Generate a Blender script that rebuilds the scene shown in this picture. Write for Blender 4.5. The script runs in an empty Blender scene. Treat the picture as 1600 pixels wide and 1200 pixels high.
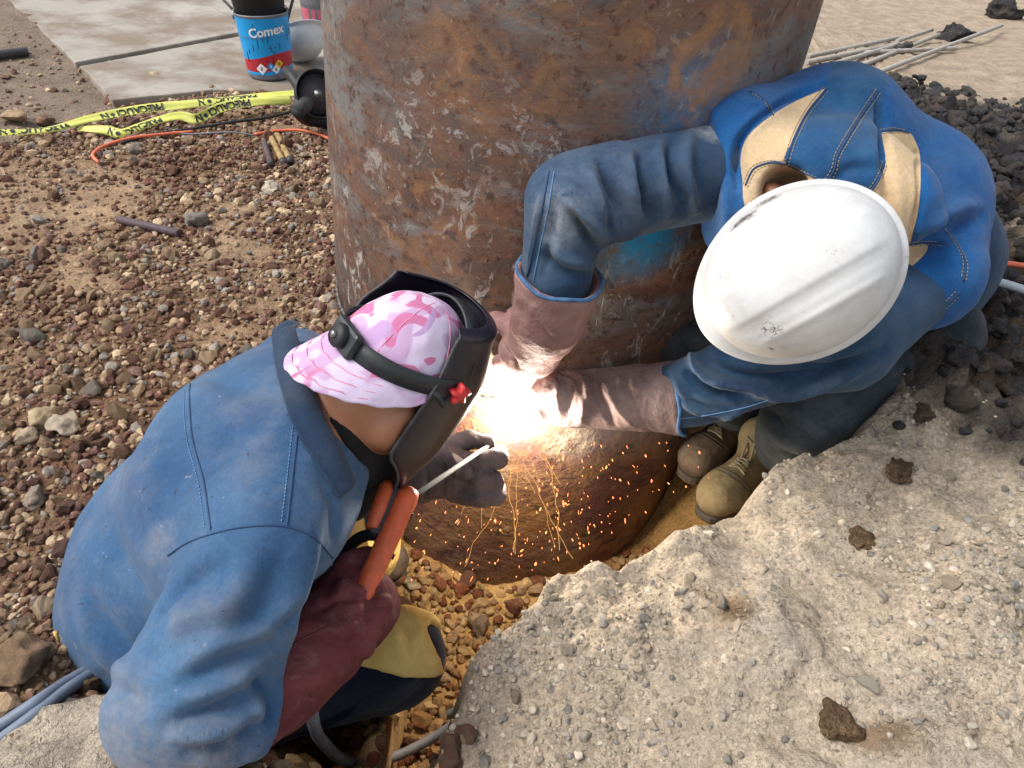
import bpy, math, random
import numpy as np
from mathutils import Vector, Matrix
from mathutils.bvhtree import BVHTree
random.seed(7)
RNG = np.random.default_rng(11)
SC = bpy.context.scene
COL = SC.collection

# ------------------------------------------------------------------ camera, sky, sun, exposure
CAM_LOC = np.array([0.0, 0.0, 1.2]); PITCH = math.radians(38.0); ROLL = math.radians(6.5); FPX = 1200.0
_fw = np.array([0, math.cos(PITCH), -math.sin(PITCH)])
_r0 = np.array([1.0, 0, 0]); _u0 = np.array([0, math.sin(PITCH), math.cos(PITCH)])
_rt = math.cos(ROLL)*_r0 + math.sin(ROLL)*_u0
_up = -math.sin(ROLL)*_r0 + math.cos(ROLL)*_u0
cam_data = bpy.data.cameras.new('camera'); cam = bpy.data.objects.new('camera', cam_data); COL.objects.link(cam)
cam.matrix_world = Matrix(((_rt[0], _up[0], -_fw[0], CAM_LOC[0]), (_rt[1], _up[1], -_fw[1], CAM_LOC[1]),
                           (_rt[2], _up[2], -_fw[2], CAM_LOC[2]), (0, 0, 0, 1)))
cam_data.sensor_fit = 'HORIZONTAL'; cam_data.sensor_width = 36.0; cam_data.lens = 36.0*FPX/1600.0
cam_data.clip_start = 0.02; cam_data.clip_end = 400.0
SC.camera = cam

SUN_EL, SUN_AZ = math.radians(52), math.radians(-100)      # azimuth measured from +Y towards +X
world = bpy.data.worlds.new('World'); SC.world = world; world.use_nodes = True
_n = world.node_tree.nodes; _l = world.node_tree.links
_sky = _n.new('ShaderNodeTexSky'); _sky.sky_type = 'NISHITA'; _sky.sun_disc = False
_sky.sun_elevation = SUN_EL; _sky.sun_rotation = SUN_AZ
_sky.dust_density = 3.0; _sky.air_density = 1.0; _sky.ozone_density = 0.6
_bg = _n['Background']; _bg.inputs['Strength'].default_value = 0.15
_hs = _n.new('ShaderNodeHueSaturation'); _hs.inputs['Saturation'].default_value = 0.38      # a veil of thin cloud
_l.new(_sky.outputs[0], _hs.inputs['Color']); _l.new(_hs.outputs[0], _bg.inputs['Color'])
sun_d = bpy.data.lights.new('sun', 'SUN'); sun = bpy.data.objects.new('sun', sun_d); COL.objects.link(sun)
sun_d.energy = 1.5; sun_d.angle = math.radians(26); sun_d.color = (1.0, 0.955, 0.89)
_sd = Vector((math.cos(SUN_EL)*math.sin(SUN_AZ), math.cos(SUN_EL)*math.cos(SUN_AZ), math.sin(SUN_EL)))
sun.rotation_euler = _sd.to_track_quat('Z', 'Y').to_euler(); sun.location = (-4, 4, 8)
SC.view_settings.view_transform = 'Standard'; SC.view_settings.look = 'None'
SC.view_settings.exposure = 0.75; SC.view_settings.gamma = 1.0; SC.view_settings.use_curve_mapping = False
SC.render.engine = 'CYCLES'; SC.cycles.max_bounces = 4; SC.cycles.diffuse_bounces = 2
SC.cycles.volume_bounces = 0; SC.cycles.caustics_reflective = False; SC.cycles.caustics_refractive = False
SC.cycles.use_denoising = True

def ray_dir(x, y): return _fw + _rt*(x-800.0)/FPX - _up*(y-600.0)/FPX
def P(x, y, d): return CAM_LOC + ray_dir(x, y)*d            # a place in the scene from sight line and distance
def G(x, y, z):
    v = ray_dir(x, y); return CAM_LOC + v*((z-CAM_LOC[2])/v[2])
def project(p):
    q = np.asarray(p, float)-CAM_LOC; d = q@_fw
    return 800+FPX*(q@_rt)/d, 600-FPX*(q@_up)/d, d

# ------------------------------------------------------------------ numeric helpers
def nrm(v): v = np.asarray(v, float); return v/np.linalg.norm(v)
def sstep(a, b, x): t = np.clip((x-a)/(b-a), 0, 1); return t*t*(3-2*t)
def _hash(ix, iy, iz, seed):
    n = (ix.astype(np.int64)*374761393 + iy.astype(np.int64)*668265263 + iz.astype(np.int64)*2147483647 + seed*974634777) & 0xffffffff
    n = ((n ^ (n >> 13))*1274126177) & 0xffffffff
    n = (n ^ (n >> 16)) & 0xffffffff
    return n.astype(np.float64)/4294967295.0
def vnoise(p, scale=1.0, seed=0):
    p = np.asarray(p, float)*scale; i = np.floor(p); f = p-i; f = f*f*(3-2*f); i = i.astype(np.int64); r = 0
    for dx in (0, 1):
        wx = f[:, 0] if dx else 1-f[:, 0]
        for dy in (0, 1):
            wy = f[:, 1] if dy else 1-f[:, 1]
            for dz in (0, 1):
                wz = f[:, 2] if dz else 1-f[:, 2]
                r = r + wx*wy*wz*_hash(i[:, 0]+dx, i[:, 1]+dy, i[:, 2]+dz, seed)
    return r*2-1
def fbm(p, scale, octv=3, seed=0, gain=0.5):
    s = 0; a = 1; tot = 0
    for o in range(octv):
        s = s + a*vnoise(p, scale*2**o, seed+o*17); tot += a; a *= gain
    return s/tot
def catmull(pts, n=8):
    pts = np.asarray(pts, float)
    if len(pts) < 3:
        t = np.linspace(0, 1, n+1)[:, None]; return pts[0]*(1-t)+pts[-1]*t
    q = np.vstack([2*pts[0]-pts[1], pts, 2*pts[-1]-pts[-2]]); out = []
    for k in range(1, len(q)-2):
        p0, p1, p2, p3 = q[k-1], q[k], q[k+1], q[k+2]
        for t in np.linspace(0, 1, n, endpoint=False):
            out.append(0.5*((2*p1)+(-p0+p2)*t+(2*p0-5*p1+4*p2-p3)*t*t+(-p0+3*p1-3*p2+p3)*t**3))
    out.append(pts[-1]); return np.array(out)

# ------------------------------------------------------------------ object helpers
def mesh_np(name, V, F, mat=None, smooth=True, cols=None):
    V = np.ascontiguousarray(V, np.float32); F = np.ascontiguousarray(F, np.int32); k = F.shape[1]
    me = bpy.data.meshes.new(name)
    me.vertices.add(len(V)); me.vertices.foreach_set('co', V.ravel())
    me.loops.add(F.size); me.loops.foreach_set('vertex_index', F.ravel())
    me.polygons.add(len(F)); me.polygons.foreach_set('loop_start', np.arange(0, F.size, k, dtype=np.int32))
    if cols is not None:
        a = me.color_attributes.new('Col', 'FLOAT_COLOR', 'POINT')
        c = np.ones((len(V), 4), np.float32); c[:, :cols.shape[1]] = cols; a.data.foreach_set('color', c.ravel())
    me.update(calc_edges=True)
    me.polygons.foreach_set('use_smooth', np.full(len(F), smooth))
    if mat: me.materials.append(mat)
    return me
def tag(o, label=None, cat=None, group=None, kind=None):
    if label: o['label'] = label
    if cat: o['category'] = cat
    if group: o['group'] = group
    if kind: o['kind'] = kind
    return o
def link(name, me, parent=None, loc=None):
    o = bpy.data.objects.new(name, me); COL.objects.link(o)
    if parent is not None: o.parent = parent; o.matrix_parent_inverse = parent.matrix_world.inverted()
    if loc is not None: o.location = loc
    return o
def empty(name, loc, label, cat, group=None):
    o = bpy.data.objects.new(name, None); COL.objects.link(o); o.location = loc; o.empty_display_size = 0.05
    o.matrix_world = Matrix.Translation(Vector(loc)); tag(o, label, cat, group); return o
class MB:
    """collects polygons of mixed size for one mesh"""
    def __init__(s): s.v = []; s.f = []
    def add(s, V, F):
        b = len(s.v); s.v += [tuple(map(float, x)) for x in V]; s.f += [tuple(b+i for i in f) for f in F]; return s
    def tube(s, pts, r, n=8, caps=True, r2=None, flat=None):
        pts = np.asarray(pts, float); m = len(pts)
        rr = np.full(m, r) if np.isscalar(r) else np.asarray(r, float)
        T = np.gradient(pts, axis=0); T /= np.linalg.norm(T, axis=1)[:, None]+1e-12
        a = np.array([0, 0, 1.0]) if abs(T[0][2]) < .9 else np.array([1.0, 0, 0])
        N = nrm(np.cross(T[0], a)); V = []
        for k in range(m):
            N = N-T[k]*(N@T[k]); N = nrm(N); B = np.cross(T[k], N)
            for j in range(n):
                t = 2*math.pi*j/n; V.append(pts[k]+rr[k]*(math.cos(t)*N+math.sin(t)*B))
        F = [(k*n+j, k*n+(j+1) % n, (k+1)*n+(j+1) % n, (k+1)*n+j) for k in range(m-1) for j in range(n)]
        if caps: F += [tuple(range(n-1, -1, -1)), tuple((m-1)*n+j for j in range(n))]
        return s.add(V, F)
    def box(s, c, size, ax=None):
        ax = np.eye(3) if ax is None else np.asarray(ax); c = np.asarray(c, float); h = np.asarray(size)/2
        V = [c+ax[0]*h[0]*i+ax[1]*h[1]*j+ax[2]*h[2]*k for i in (-1, 1) for j in (-1, 1) for k in (-1, 1)]
        return s.add(V, [(0, 1, 3, 2), (4, 6, 7, 5), (0, 4, 5, 1), (2, 3, 7, 6), (0, 2, 6, 4), (1, 5, 7, 3)])
    def lathe(s, prof, origin, axis, n=48, a0=0, a1=2*math.pi, ref=None):
        axis = nrm(axis); ref = np.array([1.0, 0, 0]) if ref is None else np.asarray(ref, float)
        if abs(axis@nrm(ref)) > .95: ref = np.array([0, 1.0, 0])
        X = nrm(ref-axis*(ref@axis)); Y = np.cross(axis, X); o = np.asarray(origin, float)
        closed = abs(a1-a0-2*math.pi) < 1e-6; m = n if closed else n+1; V = []
        for (r, h) in prof:
            for j in range(m):
                t = a0+(a1-a0)*j/n; V.append(o+axis*h+r*(math.cos(t)*X+math.sin(t)*Y))
        F = []
        for k in range(len(prof)-1):
            for j in range(n):
                j2 = (j+1) % m if closed else j+1
                F.append((k*m+j, k*m+j2, (k+1)*m+j2, (k+1)*m+j))
        return s.add(V, F)
    def grid(s, Pt):                      # Pt[i][j] -> quads
        Pt = np.asarray(Pt, float); a, b = Pt.shape[:2]
        return s.add(Pt.reshape(-1, 3), [(i*b+j, i*b+j+1, (i+1)*b+j+1, (i+1)*b+j) for i in range(a-1) for j in range(b-1)])
    def build(s, name, mat, parent=None, smooth=True, solid=0, bevel=0, subsurf=0, off=0):
        me = bpy.data.meshes.new(name); me.from_pydata(s.v, [], s.f); me.update()
        me.polygons.foreach_set('use_smooth', np.full(len(me.polygons), smooth)); me.materials.append(mat)
        o = link(name, me, parent)
        if solid:
            m = o.modifiers.new('solid', 'SOLIDIFY'); m.thickness = solid; m.offset = off
        if bevel:
            m = o.modifiers.new('bevel', 'BEVEL'); m.width = bevel; m.segments = 2; m.limit_method = 'ANGLE'; m.angle_limit = math.radians(40)
        if subsurf:
            m = o.modifiers.new('sub', 'SUBSURF'); m.levels = subsurf; m.render_levels = subsurf
        return o

# ------------------------------------------------------------------ signed-distance modelling for bodies and clothing
def cone(p, a, b, ra, rb):
    ab = b-a; t = np.clip(((p-a)@ab)/(ab@ab), 0, 1)
    return np.linalg.norm(p-a-t[:, None]*ab, axis=1)-(ra+(rb-ra)*t)
def ecap(p, a, b, ra, rb, ax, s):
    ax = nrm(ax); k = s-1.0
    q = p+np.outer((p-a)@ax*k, ax); b2 = b+ax*((b-a)@ax*k)
    return cone(q, a, b2, ra, rb)
def ell(p, c, r, R=None):
    q = p-c
    if R is not None: q = q@np.asarray(R).T
    r = np.asarray(r, float); k0 = np.linalg.norm(q/r, axis=1); k1 = np.linalg.norm(q/(r*r), axis=1)+1e-9
    return k0*(k0-1)/k1
def smin(a, b, k):
    h = np.clip(0.5+0.5*(b-a)/k, 0, 1); return b+(a-b)*h-k*h*(1-h)
def smax(a, b, k): return -smin(-a, -b, k)
def chain(p, pts, rs, k=0.0):
    d = None
    for i in range(len(pts)-1):
        e = cone(p, pts[i], pts[i+1], rs[i], rs[i+1]); d = e if d is None else (smin(d, e, k) if k else np.minimum(d, e))
    return d
def mesh_sdf(f, lo, hi, h):
    lo = np.asarray(lo, float)-2*h; hi = np.asarray(hi, float)+2*h; B = 4
    n = (np.ceil((hi-lo)/h/B)*B).astype(int)+1; nb = (n-1)//B
    g = [lo[i]+h*B*(np.arange(nb[i])+.5) for i in range(3)]
    C = np.stack(np.meshgrid(*g, indexing='ij'), -1).reshape(-1, 3)
    dc = f(C).reshape(nb); near = np.abs(dc) < h*B*1.9
    val = np.repeat(np.repeat(np.repeat(np.sign(dc)*1.0, B, 0), B, 1), B, 2)
    val = np.pad(val, ((0, 1),)*3, mode='edge')
    nm = np.zeros(n, bool); m = np.repeat(np.repeat(np.repeat(near, B, 0), B, 1), B, 2); nm[:-1, :-1, :-1] = m
    for ax in range(3):
        nm |= np.roll(nm, 1, ax)
    idx = np.argwhere(nm); val[nm] = f(lo+idx*h)
    s = val < 0
    cnt = np.zeros(n-1, np.int8)
    for d in np.ndindex(2, 2, 2): cnt += s[d[0]:n[0]-1+d[0], d[1]:n[1]-1+d[1], d[2]:n[2]-1+d[2]]
    act = (cnt > 0) & (cnt < 8); ci = np.argwhere(act); vid = np.full(n-1, -1, np.int64); vid[act] = np.arange(len(ci))
    acc = np.zeros((len(ci), 3)); w = np.zeros(len(ci))
    cor = [np.array(d) for d in np.ndindex(2, 2, 2)]
    for a in cor:
        for ax in range(3):
            if a[ax]: continue
            b = a.copy(); b[ax] = 1
            va = val[tuple((ci+a).T)]; vb = val[tuple((ci+b).T)]; x = (va < 0) != (vb < 0)
            t = np.where(x, va/(va-vb+1e-20), 0); acc[x] += (a+(b-a)*t[:, None])[x]; w[x] += 1
    V = lo+(ci+acc/w[:, None])*h; Fs = []
    for ax in range(3):
        u, v = (ax+1) % 3, (ax+2) % 3
        sl0 = [slice(0, None)]*3; sl1 = [slice(0, None)]*3; sl0[ax] = slice(0, n[ax]-1); sl1[ax] = slice(1, n[ax])
        x = s[tuple(sl0)] != s[tuple(sl1)]; E = np.argwhere(x)
        E = E[(E[:, u] > 0) & (E[:, v] > 0) & (E[:, u] < n[u]-1) & (E[:, v] < n[v]-1)]
        ins = s[tuple(E.T)]; eu = np.zeros(3, int); eu[u] = 1; ev = np.zeros(3, int); ev[v] = 1
        q = np.stack([vid[tuple((E-eu-ev).T)], vid[tuple((E-ev).T)], vid[tuple(E.T)], vid[tuple((E-eu).T)]], 1)
        q[~ins] = q[~ins][:, ::-1]; Fs.append(q)
    F = np.concatenate(Fs); F = F[(F >= 0).all(1)]
    return V, F
def vnormals(V, F):
    n = np.cross(V[F[:, 2]]-V[F[:, 0]], V[F[:, 3]]-V[F[:, 1]]); N = np.zeros_like(V)
    for k in range(4): np.add.at(N, F[:, k], n)
    return N/(np.linalg.norm(N, axis=1)[:, None]+1e-12)
def relax(V, F, it=2, lam=0.5):
    for _ in range(it):
        A = np.zeros_like(V); c = np.zeros(len(V))
        for a, b in ((0, 1), (1, 2), (2, 3), (3, 0)):
            np.add.at(A, F[:, a], V[F[:, b]]); np.add.at(A, F[:, b], V[F[:, a]]); np.add.at(c, F[:, a], 1); np.add.at(c, F[:, b], 1)
        V = V+(A/np.maximum(c, 1)[:, None]-V)*lam
    return V
def bvh(V, F): return BVHTree.FromPolygons([tuple(v) for v in V], [tuple(map(int, f)) for f in F])
def on_surface(tree, pts, dense=6, lift=0.0):
    """points of a surface met along sight lines, smoothed to a curve"""
    out = []
    for x, y in catmull(pts, dense):
        r = tree.ray_cast(Vector(CAM_LOC), Vector(ray_dir(x, y)))
        if r[0] is not None: out.append(np.array(r[0])+np.array(r[1])*lift*(1 if Vector(ray_dir(x, y)).dot(r[1]) < 0 else -1))
    return np.array(out)
def segdist(V, L):
    best = np.full(len(V), 1e9); tt = np.zeros(len(V)); n = len(L)-1
    for i in range(n):
        ab = L[i+1]-L[i]; t = np.clip(((V-L[i])@ab)/(ab@ab+1e-12), 0, 1)
        d = np.linalg.norm(V-L[i]-t[:, None]*ab, axis=1); b = d < best; best[b] = d[b]; tt[b] = ((i+t)/n)[b]
    return best, tt
def fold(V, F, tree, folds):
    """raise (+) or sink (-) soft creases along lines met on the surface: (pixel line, height, width)"""
    N = vnormals(V, F); D = np.zeros(len(V))
    for pts, amp, wid in folds:
        L = on_surface(tree, pts, 4)
        if len(L) < 2: continue
        lo, hi = L.min(0)-4*wid, L.max(0)+4*wid
        m = ((V > lo) & (V < hi)).all(1)
        if not m.any(): continue
        d, t = segdist(V[m], L)
        D[m] += 1.5*amp*np.exp(-(d/(.85*wid))**2)*np.sqrt(np.clip(np.sin(np.clip(t, .04, .96)*math.pi), 0, 1))
    return V+N*D[:, None], D
def ridged(V, sc, seed, pw=4): return (1-np.abs(fbm(V+.035*np.stack([vnoise(V, 9, seed+k) for k in (3, 4, 5)], 1), sc, 2, seed)))**pw
def cloth(name, f, lo, hi, h, mat, parent, folds=(), rough=0.003, rscale=9, seed=1, it=2, cols=None, crease=.0045, cscale=5.5):
    V, F = mesh_sdf(f, lo, hi, h); V = relax(V, F, it); W = np.zeros(len(V))
    if folds: V, W = fold(V, F, bvh(V, F), folds)
    if rough: V = V+vnormals(V, F)*(rough*fbm(V, rscale, 3, seed))[:, None]
    if crease:       # the sharp little puckers worn cloth and leather have
        N = vnormals(V, F); m = sstep(-.25, .35, fbm(V, 3.2, 2, seed+40)); D = crease*m*ridged(V*np.array([1, 1, .62]), cscale, seed+50)+.35*crease*ridged(V, cscale*2.7, seed+60)
        V = V+N*(D-.3*crease)[:, None]; W = W+D-.3*crease
    if folds: V = relax(V, F, 1, .3)
    me = mesh_np(name, V, F, mat, True, None if cols is None else cols(V, vnormals(V, F)))
    wa = me.color_attributes.new('Wear', 'FLOAT_COLOR', 'POINT'); wc_ = np.ones((len(V), 4), np.float32); wc_[:, :3] = np.clip(W/.012, 0, 1)[:, None]; wa.data.foreach_set('color', wc_.ravel())
    return link(name, me, parent), V, F
def seam(tree, pts, name, mat, parent, r=0.0014, lift=0.0008, dense=8, dash=None):
    L = on_surface(tree, pts, dense, lift)
    if len(L) < 3: return None
    mb = MB()
    if dash:
        s = np.concatenate([[0], np.cumsum(np.linalg.norm(np.diff(L, axis=0), axis=1))]); a = 0
        while a+dash < s[-1]:
            q = [np.array([np.interp(u, s, L[:, k]) for k in range(3)]) for u in (a, a+dash*.33, a+dash*.65)]; mb.tube(q, r, 5); a += dash
    else: mb.tube(L, r, 6)
    return mb.build(name, mat, parent)
# ------------------------------------------------------------------ materials
class NT:
    def __init__(s, name):
        s.m = bpy.data.materials.new(name); s.m.use_nodes = True; s.t = s.m.node_tree; s.b = s.t.nodes['Principled BSDF']
        s.tc = s.t.nodes.new('ShaderNodeTexCoord'); s.obj = s.tc.outputs['Object']
    def n(s, t, **k):
        o = s.t.nodes.new(t)
        for a, v in k.items(): setattr(o, a, v)
        return o
    def lk(s, a, b): s.t.links.new(a, b)
    def map(s, scale=(1, 1, 1), loc=(0, 0, 0), rot=(0, 0, 0), src=None):
        m = s.n('ShaderNodeMapping'); m.inputs['Scale'].default_value = scale; m.inputs['Location'].default_value = loc; m.inputs['Rotation'].default_value = rot
        s.lk(src or s.obj, m.inputs[0]); return m.outputs[0]
    def noise(s, scale, detail=4, rough=.55, vec=None, dist=0):
        o = s.n('ShaderNodeTexNoise'); o.inputs['Scale'].default_value = scale; o.inputs['Detail'].default_value = detail
        o.inputs['Roughness'].default_value = rough; o.inputs['Distortion'].default_value = dist; s.lk(vec or s.obj, o.inputs['Vector']); return o.outputs[0]
    def vor(s, scale, feat='F1', vec=None, out=0):
        o = s.n('ShaderNodeTexVoronoi', feature=feat); o.inputs['Scale'].default_value = scale; s.lk(vec or s.obj, o.inputs['Vector']); return o.outputs[out]
    def ramp(s, fac, stops, interp='LINEAR'):
        o = s.n('ShaderNodeValToRGB'); o.color_ramp.interpolation = interp; e = o.color_ramp.elements
        while len(e) < len(stops): e.new(.5)
        for q, (p, c) in zip(e, stops): q.position = p; q.color = (*c, 1) if not np.isscalar(c) else (c, c, c, 1)
        s.lk(fac, o.inputs[0]); return o.outputs[0]
    def mix(s, fac, a, b, mode='MIX'):
        o = s.n('ShaderNodeMix', data_type='RGBA', blend_type=mode)
        for i, v in ((0, fac), (6, a), (7, b)):
            if hasattr(v, 'is_linked') or hasattr(v, 'links'): s.lk(v, o.inputs[i])
            elif np.isscalar(v): o.inputs[i].default_value = v if i == 0 else (v, v, v, 1)
            else: o.inputs[i].default_value = (*v, 1)
        return o.outputs[2]
    def math(s, op, a, b=0.0, c=None):
        o = s.n('ShaderNodeMath', operation=op)
        for i, v in enumerate((a, b) if c is None else (a, b, c)):
            if hasattr(v, 'links'): s.lk(v, o.inputs[i])
            else: o.inputs[i].default_value = v
        return o.outputs[0]
    def near(s, c, r, soft=.6):
        """1 inside a ball round a point of the object, fading to 0 at its edge"""
        v = s.n('ShaderNodeVectorMath', operation='DISTANCE'); s.lk(s.obj, v.inputs[0]); v.inputs[1].default_value = tuple(c)
        m = s.n('ShaderNodeMapRange'); s.lk(v.outputs['Value'], m.inputs[0]); m.inputs[1].default_value = r*(1-soft); m.inputs[2].default_value = r
        m.inputs[3].default_value = 1; m.inputs[4].default_value = 0; return m.outputs[0]
    def col(s, c):
        if hasattr(c, 'links'): s.lk(c, s.b.inputs['Base Color'])
        else: s.b.inputs['Base Color'].default_value = (*c, 1)
    def rough(s, r):
        if hasattr(r, 'links'): s.lk(r, s.b.inputs['Roughness'])
        else: s.b.inputs['Roughness'].default_value = r
    def bump(s, h, strength=.4, dist=.002, prev=None):
        o = s.n('ShaderNodeBump'); o.inputs['Strength'].default_value = strength; o.inputs['Distance'].default_value = dist; s.lk(h, o.inputs['Height'])
        if prev is not None: s.lk(prev, o.inputs['Normal'])
        s.lk(o.outputs[0], s.b.inputs['Normal']); return o.outputs[0]
    def attr(s, name='Col'):
        o = s.n('ShaderNodeVertexColor', layer_name=name); return o.outputs[0]
M = {}
def plain(name, c, rough=.6, var=.25, scale=30, bump=.15, metal=0, spec=.5):
    t = NT(name); n = t.noise(scale, 4)
    t.col(t.mix(t.math('MULTIPLY', t.ramp(n, [(.3, 0.0), (.75, 1.0)]), 1.0), tuple(x*(1-var) for x in c), tuple(min(1, x*(1+var)) for x in c)))
    t.rough(rough); t.b.inputs['Metallic'].default_value = metal; t.b.inputs['Specular IOR Level'].default_value = spec
    if bump: t.bump(t.noise(scale*3, 3), bump, .001)
    M[name] = t.m; return t.m
def fabric(name, c, c2, dirt=(.42, .34, .25), dirt_amt=.25, weave=900, fade=3.0, rough=.92, burns=False, attr=False, spots=()):
    t = NT(name)
    if attr:        # panels of the hood: tan, dark blue, royal blue, edges kept sharp
        sp_ = t.n('ShaderNodeSeparateColor'); t.lk(t.attr(), sp_.inputs[0]); nz = t.ramp(t.noise(fade, 4, .6), [(.36, 0.0), (.66, 1.0)])
        base = t.mix(nz, (.007, .062, .20), (.013, .100, .285))
        base = t.mix(t.ramp(sp_.outputs[1], [(.495, 0.0), (.505, 1.0)]), base, t.mix(nz, (.010, .052, .14), (.020, .09, .21)))
        tn = t.ramp(sp_.outputs[0], [(.495, 0.0), (.505, 1.0)]); base = t.mix(tn, base, t.mix(nz, (.50, .355, .195), (.62, .46, .28)))
    else: base = t.mix(t.ramp(t.noise(fade, 5, .6), [(.36, 0.0), (.66, 1.0)]), c, c2)
    fine = t.noise(160, 3, .7)
    base = t.mix(1.0, base, t.mix(t.ramp(fine, [(.3, 0.0), (.7, 1.0)]), .86, 1.14), 'MULTIPLY')
    wr = t.math('MULTIPLY', t.attr('Wear'), t.ramp(t.noise(70, 4, .7), [(.3, .25), (.7, 1.0)])); base = t.mix(t.math('MULTIPLY', wr, .26), base, t.mix(.5, base, dirt))
    if dirt_amt:
        d = t.ramp(t.noise(7.5, 6, .72), [(.46, 0.0), (.85, 1.0)]); base = t.mix(t.math('MULTIPLY', d, dirt_amt), base, dirt)
    if burns: base = t.mix(t.math('MULTIPLY', t.ramp(t.noise(75, 2, .5), [(.715, 0.0), (.74, 1.0)]), .6), base, (.035, .03, .03)); base = t.mix(t.math('MULTIPLY', t.ramp(t.noise(60, 2, .5, vec=t.map(loc=(4, 1, 8))), [(.745, 0.0), (.765, 1.0)]), .3), base, (.35, .38, .42))
    for (ctr, r, colr, amt) in spots:
        k = t.math('MULTIPLY', t.near(ctr, r, .95), t.ramp(t.noise(55, 5, .75), [(.30, 0.0), (.75, 1.0)])); base = t.mix(t.math('MULTIPLY', k, amt), base, colr)
    t.col(base); t.rough(rough); t.b.inputs['Specular IOR Level'].default_value = .15
    t.b.inputs['Sheen Weight'].default_value = .12; t.b.inputs['Sheen Roughness'].default_value = .5
    b1 = t.bump(t.noise(22, 5, .6, vec=t.map((1, 1, 1))), .35, .006)
    t.bump(t.noise(weave*.6, 2), .5, .0016, b1)
    M[name] = t.m; return t.m
def leather(name, c, c2, c3, rough=.75, scale=14):
    t = NT(name)
    base = t.mix(t.ramp(t.noise(scale, 5, .65), [(.35, 0.0), (.68, 1.0)]), c, c2)
    base = t.mix(t.math('MULTIPLY', t.ramp(t.noise(scale*2.1, 5, .7, dist=.5), [(.52, 0.0), (.76, 1.0)]), .6), base, c3)
    t.col(base); t.rough(rough); t.b.inputs['Specular IOR Level'].default_value = .25
    b = t.bump(t.noise(45, 5, .65), .7, .006); t.bump(t.noise(300, 3, .7), .4, .0015, b)
    M[name] = t.m; return t.m
fabric('jacket_blue', (.023, .068, .155), (.060, .132, .235), dirt_amt=.24, burns=True, spots=[(P(235, 1110, .90), .07, (.40, .33, .25), .75), (P(300, 1175, .90), .09, (.40, .33, .25), .8), (P(225, 1165, .90), .07, (.40, .33, .25), .6), (P(268, 850, 1.0), .04, (.42, .36, .31), .55)])
fabric('collar_blue', (.012, .028, .060), (.022, .048, .095), dirt_amt=.12)
fabric('denim', (.010, .031, .074), (.026, .062, .115), dirt=(.20, .23, .26), dirt_amt=.25, fade=6,
       spots=[(P(870, 345, 1.18), .06, (.5, .5, .47), .9), (P(980, 290, 1.16), .20, (.085, .125, .195), .6), (P(890, 330, 1.16), .15, (.12, .16, .22), .6), (P(1110, 200, 1.25), .04, (.5, .5, .48), .9)])
fabric('hood_cloth', None, None, dirt=(.24, .33, .40), dirt_amt=.22, attr=True, fade=7)
fabric('jacket_royal', (.010, .105, .36), (.018, .165, .50), dirt=(.26, .36, .46), dirt_amt=.14, fade=6)
fabric('denim_dark', (.012, .035, .085), (.022, .065, .15), dirt=(.2, .22, .25), dirt_amt=.3, fade=8)
fabric('trousers_slate', (.017, .024, .032), (.040, .053, .063), dirt=(.25, .26, .25), dirt_amt=.4, fade=5)
fabric('shadow_black', (.006, .006, .007), (.010, .010, .012), dirt_amt=.05)  # near-black colour for the painted shadow under the chin
fabric('trousers_navy', (.007, .010, .022), (.016, .020, .040), dirt=(.2, .16, .11), dirt_amt=.15)
leather('glove_maroon', (.10, .022, .026), (.165, .042, .045), (.23, .13, .12))
leather('glove_mauve', (.22, .115, .105), (.33, .205, .185), (.18, .085, .09))
leather('glove_brown', (.15, .098, .088), (.25, .175, .158), (.10, .062, .064))
leather('glove_grey', (.10, .072, .070), (.18, .135, .128), (.07, .05, .052))
leather('apron_yellow', (.56, .38, .11), (.68, .49, .18), (.44, .29, .09), rough=.95)
leather('boot_tan', (.22, .165, .085), (.38, .30, .17), (.14, .10, .06), rough=.95)
leather('boot_brown', (.10, .07, .048), (.20, .145, .10), (.07, .05, .04), rough=.95)
plain('thread', (.30, .24, .16), .9, .2)
plain('thread_blue', (.10, .22, .42), .9, .2)
plain('seam_dark', (.025, .06, .14), .95, .2)
plain('trim_blue', (.055, .13, .26), .95, .45, 60, .5)
plain('lace', (.33, .28, .17), .9, .2)
plain('sole', (.085, .068, .05), .8, .3)
plain('mask_black', (.012, .010, .020), .34, .4, 40, .25)
plain('rim_grey', (.055, .055, .06), .6, .5, 60)
plain('band_black', (.016, .022, .024), .45, .3, 60, .2)
plain('red_plastic', (.55, .03, .035), .4, .15)
plain('orange_plastic', (.58, .105, .035), .45, .18, 60)
plain('electrode_grey', (.085, .09, .088), .9, .2, 120)
plain('steel', (.26, .255, .25), .35, .25, 80, .1, .9)
plain('black_rubber', (.012, .012, .014), .55, .3)
plain('grey_cable', (.19, .195, .21), .6, .25, 40)
plain('blue_grey_cable', (.14, .175, .235), .55, .2, 40)
plain('pale_hose', (.36, .41, .46), .5, .15, 40)
plain('orange_cable', (.72, .16, .075), .5, .15)
plain('black_plastic', (.010, .011, .012), .6, .3)
plain('bucket_grey', (.14, .14, .15), .5, .25, 30, .1)
plain('label_white', (.8, .8, .8), .5, .05)
plain('label_red', (.42, .015, .03), .45, .12)
plain('label_blue', (.005, .30, .68), .42, .10, 20)
plain('label_yellow', (.75, .45, .02), .5, .1)
plain('label_black', (.02, .02, .02), .5, .1)
plain('label_pink', (.50, .11, .17), .5, .15)
plain('tape_yellow', (.58, .60, .13), .5, .12, 14, .1)
plain('tape_ink', (.02, .022, .02), .6, .3)
plain('stub_tan', (.30, .20, .075), .8, .3)
plain('stub_dark', (.075, .05, .055), .7, .3, 90)
plain('rebar_grey', (.34, .31, .27), .85, .2, 30)
plain('bar_dark', (.05, .045, .048), .7, .3)
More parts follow.
